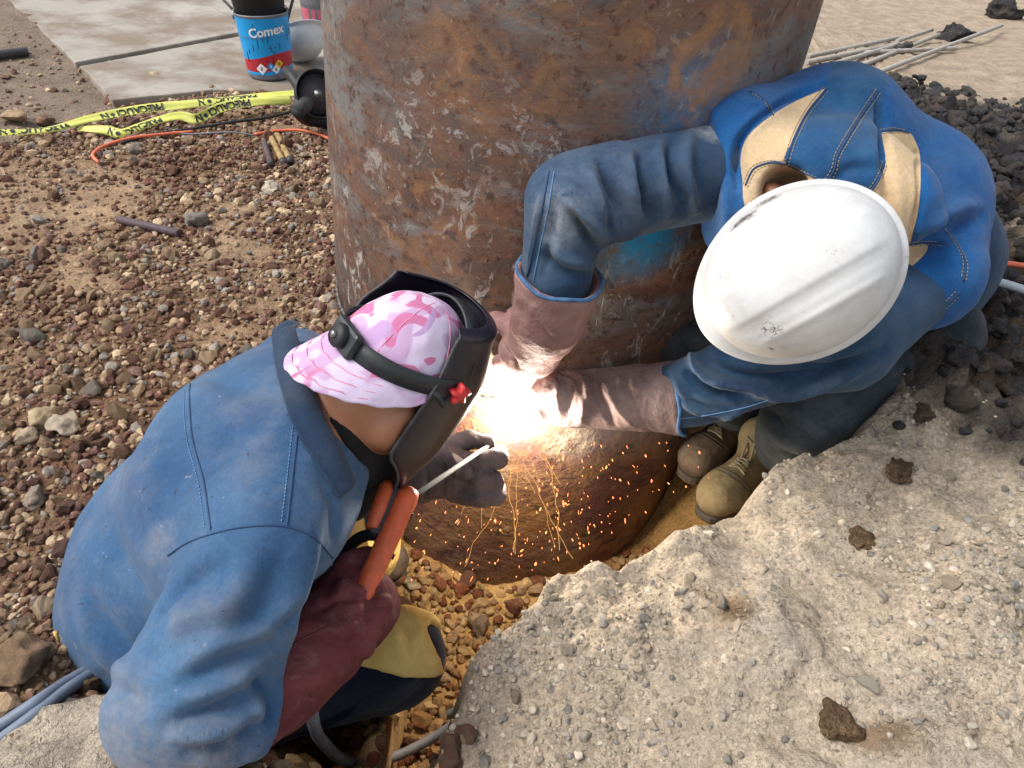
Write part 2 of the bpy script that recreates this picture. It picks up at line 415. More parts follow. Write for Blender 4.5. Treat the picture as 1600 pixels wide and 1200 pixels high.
# skin and hair
t = NT('skin'); t.col(t.mix(t.ramp(t.noise(18, 4), [(.3, 0.0), (.7, 1.0)]), (.30, .125, .062), (.38, .175, .095))); t.rough(.5)
t.b.inputs['Subsurface Weight'].default_value = .08; t.b.inputs['Subsurface Radius'].default_value = (.01, .004, .002); t.bump(t.noise(240, 3), .12, .0006); M['skin'] = t.m
plain('hair', (.012, .010, .009), .6, .3, 200)
# pink camouflage cap
t = NT('cap_pink')
a = t.mix(t.ramp(t.noise(16, 2, .4, dist=1.2), [(.47, 0.0), (.52, 1.0)]), (.50, .33, .52), (.60, .50, .66))
a = t.mix(t.ramp(t.noise(13, 2, .4, vec=t.map(loc=(3, 7, 1)), dist=1.5), [(.565, 0.0), (.585, 1.0)]), a, (.50, .15, .30))
a = t.mix(t.ramp(t.noise(11, 2, .4, vec=t.map(loc=(9, 2, 4)), dist=1.5), [(.60, 0.0), (.63, 1.0)]), a, (.42, .27, .47))
t.col(t.mix(t.math('MULTIPLY', t.ramp(t.noise(30, 5), [(.5, 0.0), (.8, 1.0)]), .35), a, (.36, .25, .33))); t.rough(.9); t.bump(t.noise(60, 4), .3, .002); M['cap_pink'] = t.m
plain('cap_band', (.62, .22, .33), .9, .2)
# hard hat
t = NT('hat_white')
a = t.mix(t.math('MULTIPLY', t.ramp(t.noise(12, 6, .78), [(.42, 0.0), (.80, 1.0)]), .65), (.60, .61, .61), (.37, .33, .28))
sc = t.ramp(t.noise(26, 6, .75, vec=t.map((1, 1, 3.5), rot=(.5, .2, .6))), [(.63, 0.0), (.66, 1.0)])
a = t.mix(t.math('MULTIPLY', sc, .35), a, (.30, .27, .25))
HAT_BASE = a; HAT_NT = t
t.col(a); t.rough(t.ramp(t.noise(20, 4), [(.3, .38), (.8, .62)])); t.bump(t.noise(30, 5, .6), .16, .002); M['hat_white'] = t.m
# rusty pipe
def pipe_pt(x, y, c=(.02, 1.70), R=.483):
    v = ray_dir(x, y); a = v[0]**2+v[1]**2; b = -2*(v[0]*c[0]+v[1]*c[1]); q = c[0]**2+c[1]**2-R*R
    return CAM_LOC+v*((-b-math.sqrt(max(0, b*b-4*a*q)))/2/a)
def rust(name, dirty):
    t = NT(name); st = t.map((1, 1, 2.2)); st2 = t.map((1, 1, 3.2), loc=(4, 2, 7))
    a = t.mix(t.ramp(t.noise(3.4, 5, .68, vec=st, dist=.7), [(.38, 0.0), (.50, .45), (.60, 1.0)]), (.080, .066, .060), (.165, .085, .055))
    a = t.mix(t.ramp(t.noise(2.4, 5, .66, vec=st2, dist=.8), [(.49, 0.0), (.60, 1.0)]), a, (.150, .142, .136))
    a = t.mix(t.math('MULTIPLY', t.ramp(t.noise(4.3, 5, .72, vec=t.map((1, 1, 1.7), loc=(1, 9, 3)), dist=.9), [(.55, 0.0), (.68, 1.0)]), .7), a, (.30, .145, .055))
    a = t.mix(t.math('MULTIPLY', t.ramp(t.noise(14, 5, .75, vec=st, dist=.5), [(.50, 0.0), (.66, 1.0)]), .7), a, (.115, .045, .028))
    a = t.mix(t.math('MULTIPLY', t.ramp(t.noise(48, 4, .7), [(.55, 0.0), (.64, 1.0)]), .8), a, (.060, .022, .016))
    a = t.mix(t.math('MULTIPLY', t.ramp(t.noise(85, 3, .7, vec=st), [(.58, 0.0), (.70, 1.0)]), .6), a, (.27, .12, .055))
    big = t.ramp(t.noise(2.6, 3, .6, vec=t.map(loc=(5, 5, 2))), [(.42, 0.0), (.56, 1.0)])
    wt = t.math('MULTIPLY', t.ramp(t.noise(20, 5, .76, vec=t.map((1.6, 1.6, .8), rot=(0, .5, 0)), dist=.7), [(.56, 0.0), (.63, 1.0)]), big)
    a = t.mix(t.math('MULTIPLY', wt, .85), a, (.42, .39, .35))
    wt = t.ramp(t.noise(55, 4, .8, vec=t.map((1, 1, .6), loc=(3, 3, 3))), [(.68, 0.0), (.71, 1.0)]); a = t.mix(t.math('MULTIPLY', wt, .7), a, (.5, .48, .45))
    dk = t.ramp(t.noise(6.5, 5, .72, vec=t.map((1, 1, 1.5), loc=(8, 1, 6)), dist=1.2), [(.60, 0.0), (.65, 1.0)]); a = t.mix(t.math('MULTIPLY', dk, .8), a, (.035, .033, .036))
    if not dirty:
        for c, r, colr, amt in ((pipe_pt(1008, 366), .115, (.004, .25, .48), .95), (pipe_pt(1085, 170), .14, (.02, .15, .30), .6)):
            k = t.math('MULTIPLY', t.near(c, r, .75), t.ramp(t.noise(36, 5, .75), [(.34, 0.0), (.50, 1.0)])); a = t.mix(t.math('MULTIPLY', k, amt), a, colr)
        for c, r in ((pipe_pt(1070, 140), .10), (pipe_pt(1075, 5), .09), (pipe_pt(600, 300), .17), (pipe_pt(690, 180), .13), (pipe_pt(700, 262), .13), (pipe_pt(800, 210), .12), (pipe_pt(1080, 395), .05), (pipe_pt(640, 210), .12)):
            k = t.math('MULTIPLY', t.near(c, r, .9), t.ramp(t.noise(34, 4, .75, dist=.8), [(.565, 0.0), (.62, 1.0)])); a = t.mix(t.math('MULTIPLY', k, .5), a, (.40, .375, .35))
        for c, r in ((pipe_pt(1150, 50), .20), (pipe_pt(1020, 120), .13), (pipe_pt(1110, 85), .16), (pipe_pt(690, 420), .24), (pipe_pt(760, 100), .2)):
            k = t.math('MULTIPLY', t.near(c, r, .9), t.ramp(t.noise(9, 4, .7, dist=.8), [(.46, 0.0), (.64, 1.0)])); a = t.mix(t.math('MULTIPLY', k, .55), a, (.34, .16, .05))
        c = pipe_pt(955, 490); k = t.math('MULTIPLY', t.near(c, .07, .5), t.ramp(t.noise(40, 3, .6, vec=t.map((7, 1, .35))), [(.66, 0.0), (.69, 1.0)])); a = t.mix(k, a, (.42, .38, .38))
    else:
        a = t.mix(t.ramp(t.noise(5, 4, .65, vec=t.map(loc=(2, 2, 2))), [(.30, .35), (.65, 1.0)]), a, (.235, .115, .04))
        a = t.mix(t.math('MULTIPLY', t.ramp(t.noise(4.2, 5, .7, dist=.6), [(.46, 0.0), (.58, 1.0)]), .8), a, (.105, .034, .034))
        a = t.mix(t.math('MULTIPLY', t.ramp(t.noise(16, 5, .75, dist=.8, vec=t.map((1, 1, 2))), [(.54, 0.0), (.64, 1.0)]), .85), a, (.038, .022, .018))
        a = t.mix(t.math('MULTIPLY', t.ramp(t.noise(30, 5, .75, vec=t.map(loc=(7, 1, 2))), [(.60, 0.0), (.66, 1.0)]), .7), a, (.30, .20, .12))
        k = t.math('MULTIPLY', t.near(pipe_pt(895, 690), .07, .8), t.ramp(t.noise(25, 4, .7), [(.35, 0.0), (.55, 1.0)])); a = t.mix(k, a, (.36, .30, .21))
    t.col(a); t.rough(t.ramp(t.noise(6, 4, .6), [(.3, .42), (.7, .72)]) if not dirty else .85); t.b.inputs['Specular IOR Level'].default_value = .45
    b = t.bump(t.noise(24, 5, .7), .6 if dirty else .4, .02 if dirty else .006); t.bump(t.noise(160, 4, .6), .35, .0012, b); M[name] = t.m
rust('rusty_steel', False); rust('soil_stained_steel', True)
plain('weld_bead', (.10, .085, .08), .5, .4, 90, .4, .5)
# ground, stones
t = NT('soil'); a = t.attr()
a = t.mix(1.0, a, t.mix(t.ramp(t.noise(9, 5, .7), [(.3, 0.0), (.7, 1.0)]), .70, 1.25), 'MULTIPLY')
a = t.mix(1.0, a, t.mix(t.ramp(t.noise(120, 3, .75), [(.3, 0.0), (.7, 1.0)]), .66, 1.28), 'MULTIPLY')
vo = t.n('ShaderNodeTexVoronoi'); vo.inputs['Scale'].default_value = 85; t.lk(t.obj, vo.inputs[0]); vh = t.ramp(vo.outputs[0], [(.05, 1.0), (.55, 0.0)])
gm = t.ramp(t.noise(13, 3, .6), [(.42, 0.0), (.6, 1.0)]); g = t.math('MULTIPLY', vh, gm)
a = t.mix(t.math('MULTIPLY', g, .55), a, t.mix(1.0, a, t.mix(vo.outputs[1], .7, 1.5), 'MULTIPLY'))
t.col(a); t.rough(.97); t.b.inputs['Specular IOR Level'].default_value = .12
b = t.bump(t.noise(38, 5, .72), .7, .025); b = t.bump(g, .8, .008, b); t.bump(t.noise(300, 3, .75), .8, .004, b); M['soil'] = t.m
t = NT('stone'); a = t.attr()
a = t.mix(1.0, a, t.mix(t.ramp(t.noise(60, 5, .7), [(.28, 0.0), (.72, 1.0)]), .62, 1.28), 'MULTIPLY')
a = t.mix(t.math('MULTIPLY', t.ramp(t.noise(22, 4, .6), [(.5, 0.0), (.75, 1.0)]), .3), a, (.36, .27, .18))
t.col(a); t.rough(.93); t.b.inputs['Specular IOR Level'].default_value = .18
b = t.bump(t.noise(110, 6, .72), .8, .006); M['stone'] = t.m
t = NT('concrete')
a = t.mix(t.ramp(t.noise(1.6, 8, .65), [(.3, 0.0), (.7, 1.0)]), (.27, .245, .21), (.37, .34, .30))
a = t.mix(t.math('MULTIPLY', t.ramp(t.noise(2.3, 7, .7, vec=t.map((1, 1, 1), loc=(3, 1, 0))), [(.43, 0.0), (.58, 1.0)]), .85), a, (.175, .13, .092))
a = t.mix(t.math('MULTIPLY', t.ramp(t.noise(42, 5, .7), [(.6, 0.0), (.75, 1.0)]), .4), a, (.27, .22, .18))
t.col(a); t.rough(.95); t.bump(t.noise(60, 6, .7), .3, .004); M['concrete'] = t.m
t = NT('clay'); a = t.attr(); a = t.mix(t.math('MULTIPLY', t.ramp(t.noise(14, 5, .7), [(.45, 0.0), (.70, 1.0)]), .6), a, (.12, .09, .062)); a = t.mix(t.math('MULTIPLY', t.ramp(t.noise(70, 4, .7), [(.5, 0.0), (.75, 1.0)]), .4), a, (.10, .095, .09)); t.col(a); t.rough(.7); t.b.inputs['Specular IOR Level'].default_value = .4
b = t.bump(t.noise(42, 6, .68, dist=.6), 1.0, .03); t.bump(t.noise(150, 5, .7), .7, .006, b); M['clay'] = t.m
# ------------------------------------------------------------------ the ground with its pit and spoil heap
PIPE_C = np.array([0.02, 1.70]); PIPE_R = 0.48; PIPE_BASE = -0.40; JOINT_Z = 0.20
_ctl = [(690, 1215, 1.15), (735, 1110, 1.18), (790, 975, 1.22), (880, 900, 1.28), (960, 875, 1.31), (1080, 830, 1.35), (1150, 800, 1.36), (1230, 722, 1.38),
        (1330, 690, 1.39), (1400, 612, 1.42), (1450, 530, 1.46), (1500, 475, 1.6)]
RIM = np.array([P(*c) for c in _ctl])
_more = [(1600, 1195, .95), (1600, 900, 1.1), (1200, 1195, 1.0), (1250, 1000, 1.1), (1600, 650, 1.4), (900, 1195, 1.08), (1000, 1000, 1.15), (1300, 850, 1.25), (1600, 560, 1.7), (1600, 460, 2.2), (1600, 300, 3.0), (1450, 200, 3.2), (1750, 700, 1.3), (1750, 1000, 1.0), (1600, 120, 4.6), (130, 1190, .98), (-60, 1220, .98), (260, 1240, .96)]
_cp = np.vstack([RIM, [P(*c) for c in _more],
    [(-.9, .9, 0), (-.8, 1.3, 0.02), (-.8, 1.8, .03), (-1.3, 1.2, 0), (-1.5, 2.0, 0), (-1, 2.6, 0), (-2, 3, 0), (0, 2.6, .05), (.6, 3.2, .08), (-1, 4, 0), (1, 5, .05), (2.5, 6.5, 0), (-4, 5, 0), (6, 6, 0), (-.5, 0, .02), (1.2, -.5, .3), (0, -.5, .1), (-1.5, .2, 0), (4, 3, .1), (4, 0, .2), (0, 9, 0), (-8, 0, 0), (0, -8, 0), (10, 0, 0)]])
PITPOLY = np.vstack([RIM[:11, :2], [(.92, 1.62), (.80, 2.05), (.45, 2.32), (-.15, 2.15), (-.36, 1.95), (-.42, 1.70), (-.43, 1.45), (-.58, 1.22), (-.72, 1.0), (-.74, .8), (-.62, .55), (-.45, .47), (-.25, .44), (-.14, .36)]])
def poly_sd(x, y, poly):
    d = np.full(x.shape, 1e9); ins = np.zeros(x.shape, bool); n = len(poly)
    for i in range(n):
        a, b = poly[i], poly[(i+1) % n]; e = b-a
        t = np.clip(((x-a[0])*e[0]+(y-a[1])*e[1])/(e@e+1e-12), 0, 1)
        d = np.minimum(d, np.hypot(x-a[0]-t*e[0], y-a[1]-t*e[1]))
        c = ((a[1] > y) != (b[1] > y)) & (x < (b[0]-a[0])*(y-a[1])/(b[1]-a[1]+1e-12)+a[0]); ins ^= c
    return np.where(ins, d, -d)
def base_h(x, y):
    num = 0; den = 0
    for c in _cp:
        w = 1/((x-c[0])**2+(y-c[1])**2+.004)**1.7; num = num+w*c[2]; den = den+w
    return num/den
def zones(x, y):
    """how far each patch of the place is heap, dark clods, sand, pit (0 to 1)"""
    p3 = np.stack([x, y, np.zeros_like(x)], 1)
    wob = fbm(p3, 3.5, 4, 3)
    sd = poly_sd(x+.035*vnoise(p3, 9, 5)+.012*vnoise(p3, 28, 6), y+.035*vnoise(p3, 9, 8)+.012*vnoise(p3, 28, 9), PITPOLY)
    right = sstep(-.1, .1, x-(.0+.0*y))
    heap = sstep(-.25, .15, x-(.02+.10*np.maximum(0, y-1.6))+.15*wob)
    a = G(1480, 430, .35); 
    dark = sstep(.0, .22, (y-1.08)+.42*(x-.75)+.26*wob)*sstep(.55, .85, x-.06*(y-1.2)+.12*wob)*(1-sstep(4.0, 5.0, y+.9*wob+.2*x))
    sand = sstep(.05, .5, 1.3*wob+.75-np.hypot((x+1.45)/.95, (y-2.0)/.50)); sand = np.maximum(sand, .75*sstep(.28, .55, fbm(p3, 1.9, 3, 15)))
    sand = np.maximum(sand, sstep(.05, .3, wob+.45-np.hypot((x+1.0)/.42, (y-.62)/.30)))
    return sd, heap, dark, sand
SLAB_PX = np.array([(118, 97), (20, 5), (-30, -60), (900, -110), (900, 70), (700, 130), (460, 142), (330, 140), (176, 156)], float)
def ground_h(x, y, fine=True):
    p3 = np.stack([x, y, np.zeros_like(x)], 1); b = base_h(x, y); sd, heap, dark, sand = zones(x, y)
    pit = PIPE_BASE+.01+.26*sstep(.25, .62, x)*sstep(.9, 1.3, y)+.05*sstep(-.1, -.5, x)
    wid = np.where(x > -.15, .085, .30)
    s = sstep(0, 1, sd/wid)
    z = b+(pit-b)*s
    if fine:
        k = 1-np.clip(s*4*(1-s), 0, 1)*.3
        far = 1-.85*sstep(2.7, 3.3, y)*sstep(.6, .2, x); z = z+.018*fbm(p3, 5, 4, 21)*k*far
        z = z+(heap*(1-s)*(1-dark))*(.020*np.abs(fbm(p3, 26, 4, 31, .65))+.026*fbm(p3, 9, 4, 33, .6))
        z = z+dark*(1-s)*(.13*np.abs(fbm(p3, 6, 4, 41, .65))**.9+.07*np.abs(fbm(p3, 15, 3, 43)) - .04)
        z = z+.006*fbm(p3, 60, 2, 51)*far
        u_, v_, d_ = project(np.stack([x, y, np.full_like(x, .03)], 1)); ins = (d_ > 1) & (poly_sd(u_, v_, SLAB_PX) > 2); z = np.where(ins, np.minimum(z, .012), z)
        r = np.hypot(x-PIPE_C[0], y-PIPE_C[1]); z = z+.035*np.exp(-((r-.5)/.06)**2)*(r > .40)*vnoise(p3, 8, 61)
    return z
def axis_coords(lo, hi, step, far, g=1.16):
    c = list(np.arange(lo, hi, step)); d = step; a = [lo]; b = [c[-1]]
    while a[-1] > -far: d *= g; a.append(a[-1]-d)
    d = step
    while b[-1] < far: d *= g; b.append(b[-1]+d)
    return np.array(a[:0:-1]+c+b[1:])
def on_slab(x, y):
    u, v, d = project(np.stack([x, y, np.full_like(x, .02)], 1)); return (v+14*vnoise(np.stack([x, y, 0*x], 1), 5, 4)+6*vnoise(np.stack([x, y, 0*x], 1), 19, 4) < np.interp(u, [-400, 0, 90, 180, 260, 380, 520], [285, 226, 190, 160, 144, 134, 132]))
xs = axis_coords(-1.9, 1.9, .0095, 90); ys = axis_coords(.25, 3.0, .0095, 90)
X, Y = np.meshgrid(xs, ys); X = X.ravel(); Y = Y.ravel(); Z = ground_h(X, Y)
sd, heap, dark, sand = zones(X, Y); p3 = np.stack([X, Y, np.zeros_like(X)], 1)
C = np.empty((len(X), 3)); C[:] = (.245, .155, .092)
def lay(C, m, c): return C+(np.asarray(c)-C)*m[:, None]
red = sstep(.0, .35, fbm(p3, 2.2, 3, 71)); C = lay(C, red*.6, (.15, .08, .052))
C = lay(C, sand, (.38, .26, .165)); C = lay(C, on_slab(X, Y)*(X < .3)*1.0, (.24, .185, .14))
C = lay(C, heap, (.44, .365, .275)); hp = sstep(.0, .4, fbm(p3, 7, 4, 77)); C = lay(C, heap*hp*.6, (.34, .30, .25))
sp = sstep(.42, .55, fbm(p3, 5.5, 3, 79)); C = lay(C, heap*sp*.8, (.17, .105, .055))
C = lay(C, heap*sstep(3.0, 4.5, Y), (.40, .32, .235))
dk = dark*sstep(-.55, -.1, fbm(p3, 4, 3, 81)); C = lay(C, dk, (.028, .026, .028)); C = lay(C, dk*sstep(.1, .5, fbm(p3, 9, 3, 83))*.6, (.105, .07, .04))
pit = sstep(.02, .10, sd); C = lay(C, pit, (.52, .31, .115)); C = lay(C, pit*sstep(.1, .5, fbm(p3, 6, 3, 85))*.6, (.17, .075, .03))  # ochre sand, its colour brightened to carry the arc's golden light
C = lay(C, pit*sstep(.05, -.2, Y-.9)*.7, (.36, .235, .13))
nx = len(xs); ii, jj = np.meshgrid(np.arange(len(ys)-1), np.arange(nx-1), indexing='ij'); q = (ii*nx+jj).ravel()
GF = np.stack([q, q+1, q+nx+1, q+nx], 1)
ground = link('ground', mesh_np('ground', np.stack([X, Y, Z], 1), GF, M['soil'], True, C)); tag(ground, 'brown gravelly soil with a dug pit and grey spoil heap', kind='structure')
def gz(x, y): return float(ground_h(np.array([float(x)]), np.array([float(y)]))[0])
def GG(px, py, it=6):
    """where the sight line meets the ground"""
    d = np.arange(.6, 9, .02); p = CAM_LOC+d[:, None]*ray_dir(px, py); m = p[:, 2] < base_h(p[:, 0], p[:, 1])
    k = int(np.argmax(m)) if m.any() else len(d)-1; d = np.linspace(d[k]-.12, d[k]+1.0, 225); p = CAM_LOC+d[:, None]*ray_dir(px, py)
    m = p[:, 2] < ground_h(p[:, 0], p[:, 1]); k = int(np.argmax(m)) if m.any() else 24
    return p[k]
# concrete paving beyond the gravel: separate slabs with a joint between them
def slab(pix, zt):
    pts = [G(x, y, zt) for x, y in pix]; n = len(pts)
    cen = np.mean(pts, 0); out = []
    for i in range(n):
        a, b = pts[i], pts[(i+1) % n]
        for t in np.linspace(0, 1, 14, endpoint=False):
            p = a+(b-a)*t; d = nrm(p-cen); out.append(p+d*.012*vnoise(p[None], 9, 3)[0])
    mb = MB(); m = len(out); top = [p.copy() for p in out]; bot = [p-np.array([0, 0, .12]) for p in out]
    mb.add(top+bot, [tuple(range(m))]+[(i, m+i, m+(i+1) % m, (i+1) % m) for i in range(m)]); return mb
pav = empty('pavement', G(300, 60, .03), 'pale dusty concrete paving slabs beyond the gravel', None); pav['kind'] = 'structure'
for pix in ([(118, 97), (20, 5), (-30, -60), (900, -110), (740, -12), (365, 52)], [(124, 103), (366, 57), (742, -6), (900, 70), (700, 130), (460, 142), (330, 140), (176, 156)]):
    slab(pix, .034).build('slab', M['concrete'], pav, smooth=False, bevel=.006)
# ------------------------------------------------------------------ stones
def ico(n):
    import bmesh
    bm = bmesh.new(); bmesh.ops.create_icosphere(bm, subdivisions=n, radius=1.0)
    V = np.array([v.co[:] for v in bm.verts]); F = np.array([[v.index for v in f.verts] for f in bm.faces]); bm.free(); return V, F
ICO = {n: ico(n) for n in (1, 2, 3, 4)}
def stone_shape(n, seed, rug=.28, flat=True):
    V, F = ICO[n]; r = np.random.default_rng(seed); V = V.copy()
    for _ in range(12):                    # knock flats off the ball so it gets faces and corners
        d = nrm(r.normal(size=3)); h = r.uniform(.5, .85); s = V@d; V = V-np.outer(np.maximum(0, s-h)*.92, d)
    V = V*(1+rug*fbm(V+seed*3.1, 1.6, 3, seed))[:, None]
    V = V*np.array([1.0, r.uniform(.72, 1.0), r.uniform(.55, .85)]); return V, F
def clay_shape(seed):
    V, F = ICO[3]; r = np.random.default_rng(seed); V = V*(1+.55*np.abs(fbm(V+seed*1.7, 1.3, 4, seed, .6))+.30*np.abs(fbm(V, 3.2, 3, seed, .65))+.15*fbm(V, 7, 2, seed))[:, None]; return V*np.array([1.0, r.uniform(.7, 1), r.uniform(.5, .8)])*.75, F
SHAPES = {n: [stone_shape(n, 100*n+k) for k in range(14)] for n in (1, 2, 3)}
SHAPES['clay'] = [clay_shape(k) for k in range(14)]
PAL = {'gravel': np.array([(.20, .125, .078), (.155, .088, .062), (.29, .20, .125), (.12, .060, .044), (.40, .30, .195), (.22, .195, .17), (.165, .092, .075), (.25, .17, .105)]),
       'pit': np.array([(.30, .20, .11), (.26, .16, .08), (.34, .25, .15), (.14, .06, .035), (.24, .17, .11), (.12, .045, .025)]),
       'heap': np.array([(.42, .36, .28), (.34, .30, .245), (.45, .39, .305), (.26, .238, .21), (.38, .31, .23), (.47, .42, .34)]),
       'dark': np.array([(.030, .028, .030), (.040, .036, .036), (.055, .045, .038), (.024, .024, .028)])}
def rot_rand(n, r):
    q = r.normal(size=(n, 4)); q /= np.linalg.norm(q, axis=1)[:, None]; w, x, y, z = q.T
    return np.stack([np.stack([1-2*(y*y+z*z), 2*(x*y-z*w), 2*(x*z+y*w)], 1), np.stack([2*(x*y+z*w), 1-2*(x*x+z*z), 2*(y*z-x*w)], 1), np.stack([2*(x*z-y*w), 2*(y*z+x*w), 1-2*(x*x+y*y)], 1)], 1)
def stones_mesh(name, pos, size, cols, lvl, seed, mat='stone', smooth=False):
    r = np.random.default_rng(seed); n = len(pos); R = rot_rand(n, r); ks = r.integers(0, 14, n); Vs = []; Fs = []; Cs = []; b = 0
    for k in range(14):
        m = np.where(ks == k)[0]
        if not len(m): continue
        V, F = SHAPES[lvl][k]
        W = np.einsum('nij,vj->nvi', R[m], V)*size[m][:, None, None]; W[:, :, 2] *= .85; W += pos[m][:, None, :]
        Vs.append(W.reshape(-1, 3)); Fs.append((F[None]+(b+np.arange(len(m))*len(V))[:, None, None]).reshape(-1, 3)); Cs.append(np.repeat(cols[m], len(V), 0)); b += len(m)*len(V)
    return mesh_np(name, np.concatenate(Vs), np.concatenate(Fs), M[mat], smooth, np.concatenate(Cs))
def scatter(x0, x1, y0, y1, step, seed, margin=260):
    r = np.random.default_rng(seed); gx, gy = np.meshgrid(np.arange(x0, x1, step), np.arange(y0, y1, step)); x = gx.ravel(); y = gy.ravel()
    x = x+r.uniform(-.5, .5, len(x))*step; y = y+r.uniform(-.5, .5, len(y))*step
    u, v, d = project(np.stack([x, y, np.zeros_like(x)], 1)); m = (d > .2) & (u > -margin) & (u < 1600+margin) & (v > -60) & (v < 1200+margin)
    return x[m], y[m], r
def off_pipe(x, y): return np.hypot(x-PIPE_C[0], y-PIPE_C[1]) > PIPE_R+.012
def pal_cols(kind, n, r, p3):
    P_ = PAL[kind]; t = vnoise(p3, 3.2, 91)*1.6+r.normal(size=n)*1.5; k = np.clip(((t+3)/6*len(P_)).astype(int), 0, len(P_)-1)
    k = np.where(r.random(n) < .5, r.integers(0, len(P_), n), k); return P_[k]*r.uniform(.72, 1.28, n)[:, None]
# left-hand gravel
x, y, r = scatter(-3.4, .9, .3, 4.2, .0148, 5, 150)
sd, heap, dark, sand = zones(x, y); p3 = np.stack([x, y, 0*x], 1)
keep = (sd < .05) & (heap < .5) & off_pipe(x, y) & (~on_slab(x, y) | ((r.random(len(x)) < .07) & (x < -1.9))) & (r.random(len(x)) < np.clip(1.0-.80*sand, 0, 1)*sstep(4.2, 3.4, y))
x, y = x[keep], y[keep]; z = ground_h(x, y); n = len(x); p3 = p3[keep]
size = np.clip(r.lognormal(math.log(.0080), .50, n), .003, .034)*(1+.15*sstep(1.7, .9, y))
cols = 1.22*pal_cols('gravel', n, r, p3)
redpatch = sstep(.25, .6, fbm(p3, 2.4, 2, 95)); cols = cols*(1-redpatch[:, None]*.5)+np.array([.10, .036, .020])*redpatch[:, None]*.5
pos = np.stack([x, y, z+size*.28], 1)
big = np.argsort(-size/project(pos)[2]); inview = project(pos); bm_ = (inview[0] > 0) & (inview[0] < 1600) & (inview[1] > 0) & (inview[1] < 1200)
tops = [i for i in big if bm_[i]][:230]; rest = np.setdiff1d(np.arange(n), tops)
gravel = link('gravel', stones_mesh('gravel', pos[rest], size[rest], cols[rest], 2, 3)); tag(gravel, 'loose brown and reddish volcanic gravel', kind='stuff')
def stone_data(k, colr, lvl=3):
    V, F = SHAPES[lvl][k]; V = V*(1+.10*fbm(V, 3.5, 2, k))[:, None]; return mesh_np('stone', V, F, M['stone'], False, np.repeat(np.asarray(colr)[None], len(V), 0))
STONES = [stone_data(k % 14, PAL['gravel'][k % 8]*RNG.uniform(.8, 1.25)) for k in range(28)]
PSTONES = [stone_data(k % 14, PAL['pit'][k % 6]*RNG.uniform(.8, 1.2)) for k in range(18)]
HSTONES = [stone_data(k % 14, PAL['heap'][k % 6]*RNG.uniform(.8, 1.2)) for k in range(18)]
def put_stone(datas, p, s):
    o = bpy.data.objects.new('stone', random.choice(datas)); COL.objects.link(o); o.parent = ground
    o.location = p; o.rotation_euler = tuple(RNG.uniform(0, 6.28, 3)); o.scale = (s, s*RNG.uniform(.8, 1.1), s); return o
for i in tops: put_stone(STONES, pos[i], size[i]*.98)
# stones in the pit
x, y, r = scatter(-.75, .75, .25, 1.35, .019, 8); sd, heap, dark, sand = zones(x, y); p3 = np.stack([x, y, 0*x], 1)
dens = sstep(.02, .08, sd)*sstep(.42, .15, x-.15*(y-.9))*(.35+.65*sstep(.55, .8, y))
k = (r.random(len(x)) < dens) & off_pipe(x, y); x, y, p3 = x[k], y[k], p3[k]; n = len(x); size = np.clip(r.lognormal(math.log(.0125), .42, n), .005, .033); z = ground_h(x, y)
cols = np.array([1.35, 1.22, .95])*pal_cols('pit', n, r, p3); rp = sstep(-.1, .25, vnoise(p3, 6, 97)-1.2*np.abs(y-.80)*2+.35)[:, None]; cols = cols*(1-rp*.75)+np.array([.11, .034, .016])*rp*.75  # pit stones tinted gold to carry the arc's light, with rust red patches
pos = np.stack([x, y, z+size*.4], 1); o = np.argsort(-size); tops = o[:40]; rest = o[40:]
pg = link('pit_gravel', stones_mesh('pit_gravel', pos[rest], size[rest], cols[rest], 2, 4)); tag(pg, 'yellow and rust red gravel lying in the pit', kind='stuff')
for i in tops: put_stone(PSTONES, pos[i], size[i]*1.05)
# pebbles and crumbs of the spoil heap
for nm, step, sz, sg, lvl, sdn, top in (('heap_pebbles', .0135, .0052, .45, 2, 13, 30), ('heap_crumbs', .0080, .0030, .5, 1, 14, 0)):
    x, y, r = scatter(-.25, 2.0, .2, 1.9, step, sdn, 120); sd, heap, dark, sand = zones(x, y); p3 = np.stack([x, y, 0*x], 1)
    cl = sstep(-.12, .32, fbm(p3, 4.5, 3, 99))
    k = (r.random(len(x)) < heap*(1-dark)*(.12+.6*cl)) & (sd < .03) & off_pipe(x, y); x, y, p3 = x[k], y[k], p3[k]; n = len(x)
    size = np.clip(r.lognormal(math.log(sz), sg, n), sz*.4, sz*3.2); z = ground_h(x, y); cols = pal_cols('heap', n, r, p3); pos = np.stack([x, y, z+size*.12], 1)
    o = np.argsort(-size); tops = o[:top]; rest = o[top:]
    hp_ = link(nm, stones_mesh(nm, pos[rest], size[rest], cols[rest], lvl, sdn)); tag(hp_, {'heap_pebbles': 'small grey and cream pebbles strewn over the spoil heap', 'heap_crumbs': 'fine earth crumbs scattered over the spoil heap'}[nm], kind='stuff')
    for i in tops: put_stone(HSTONES, pos[i], size[i]*1.0)
# dark wet clods on the right
x, y, r = scatter(.4, 3.0, 1.0, 4.8, .032, 17, 150); sd, heap, dark, sand = zones(x, y); p3 = np.stack([x, y, 0*x], 1)
k = (r.random(len(x)) < dark*.75) & (sd < 0); x, y, p3 = x[k], y[k], p3[k]; n = len(x); size = np.clip(r.lognormal(math.log(.017), .6, n), .006, .075); z = ground_h(x, y)
cl_ = link('clods', stones_mesh('clods', np.stack([x, y, z-size*.12], 1), size, pal_cols('dark', n, r, p3), 'clay', 18, 'clay', True)); tag(cl_, 'black damp clay clods heaped behind the hard hat worker', kind='stuff')
print('stones ok')
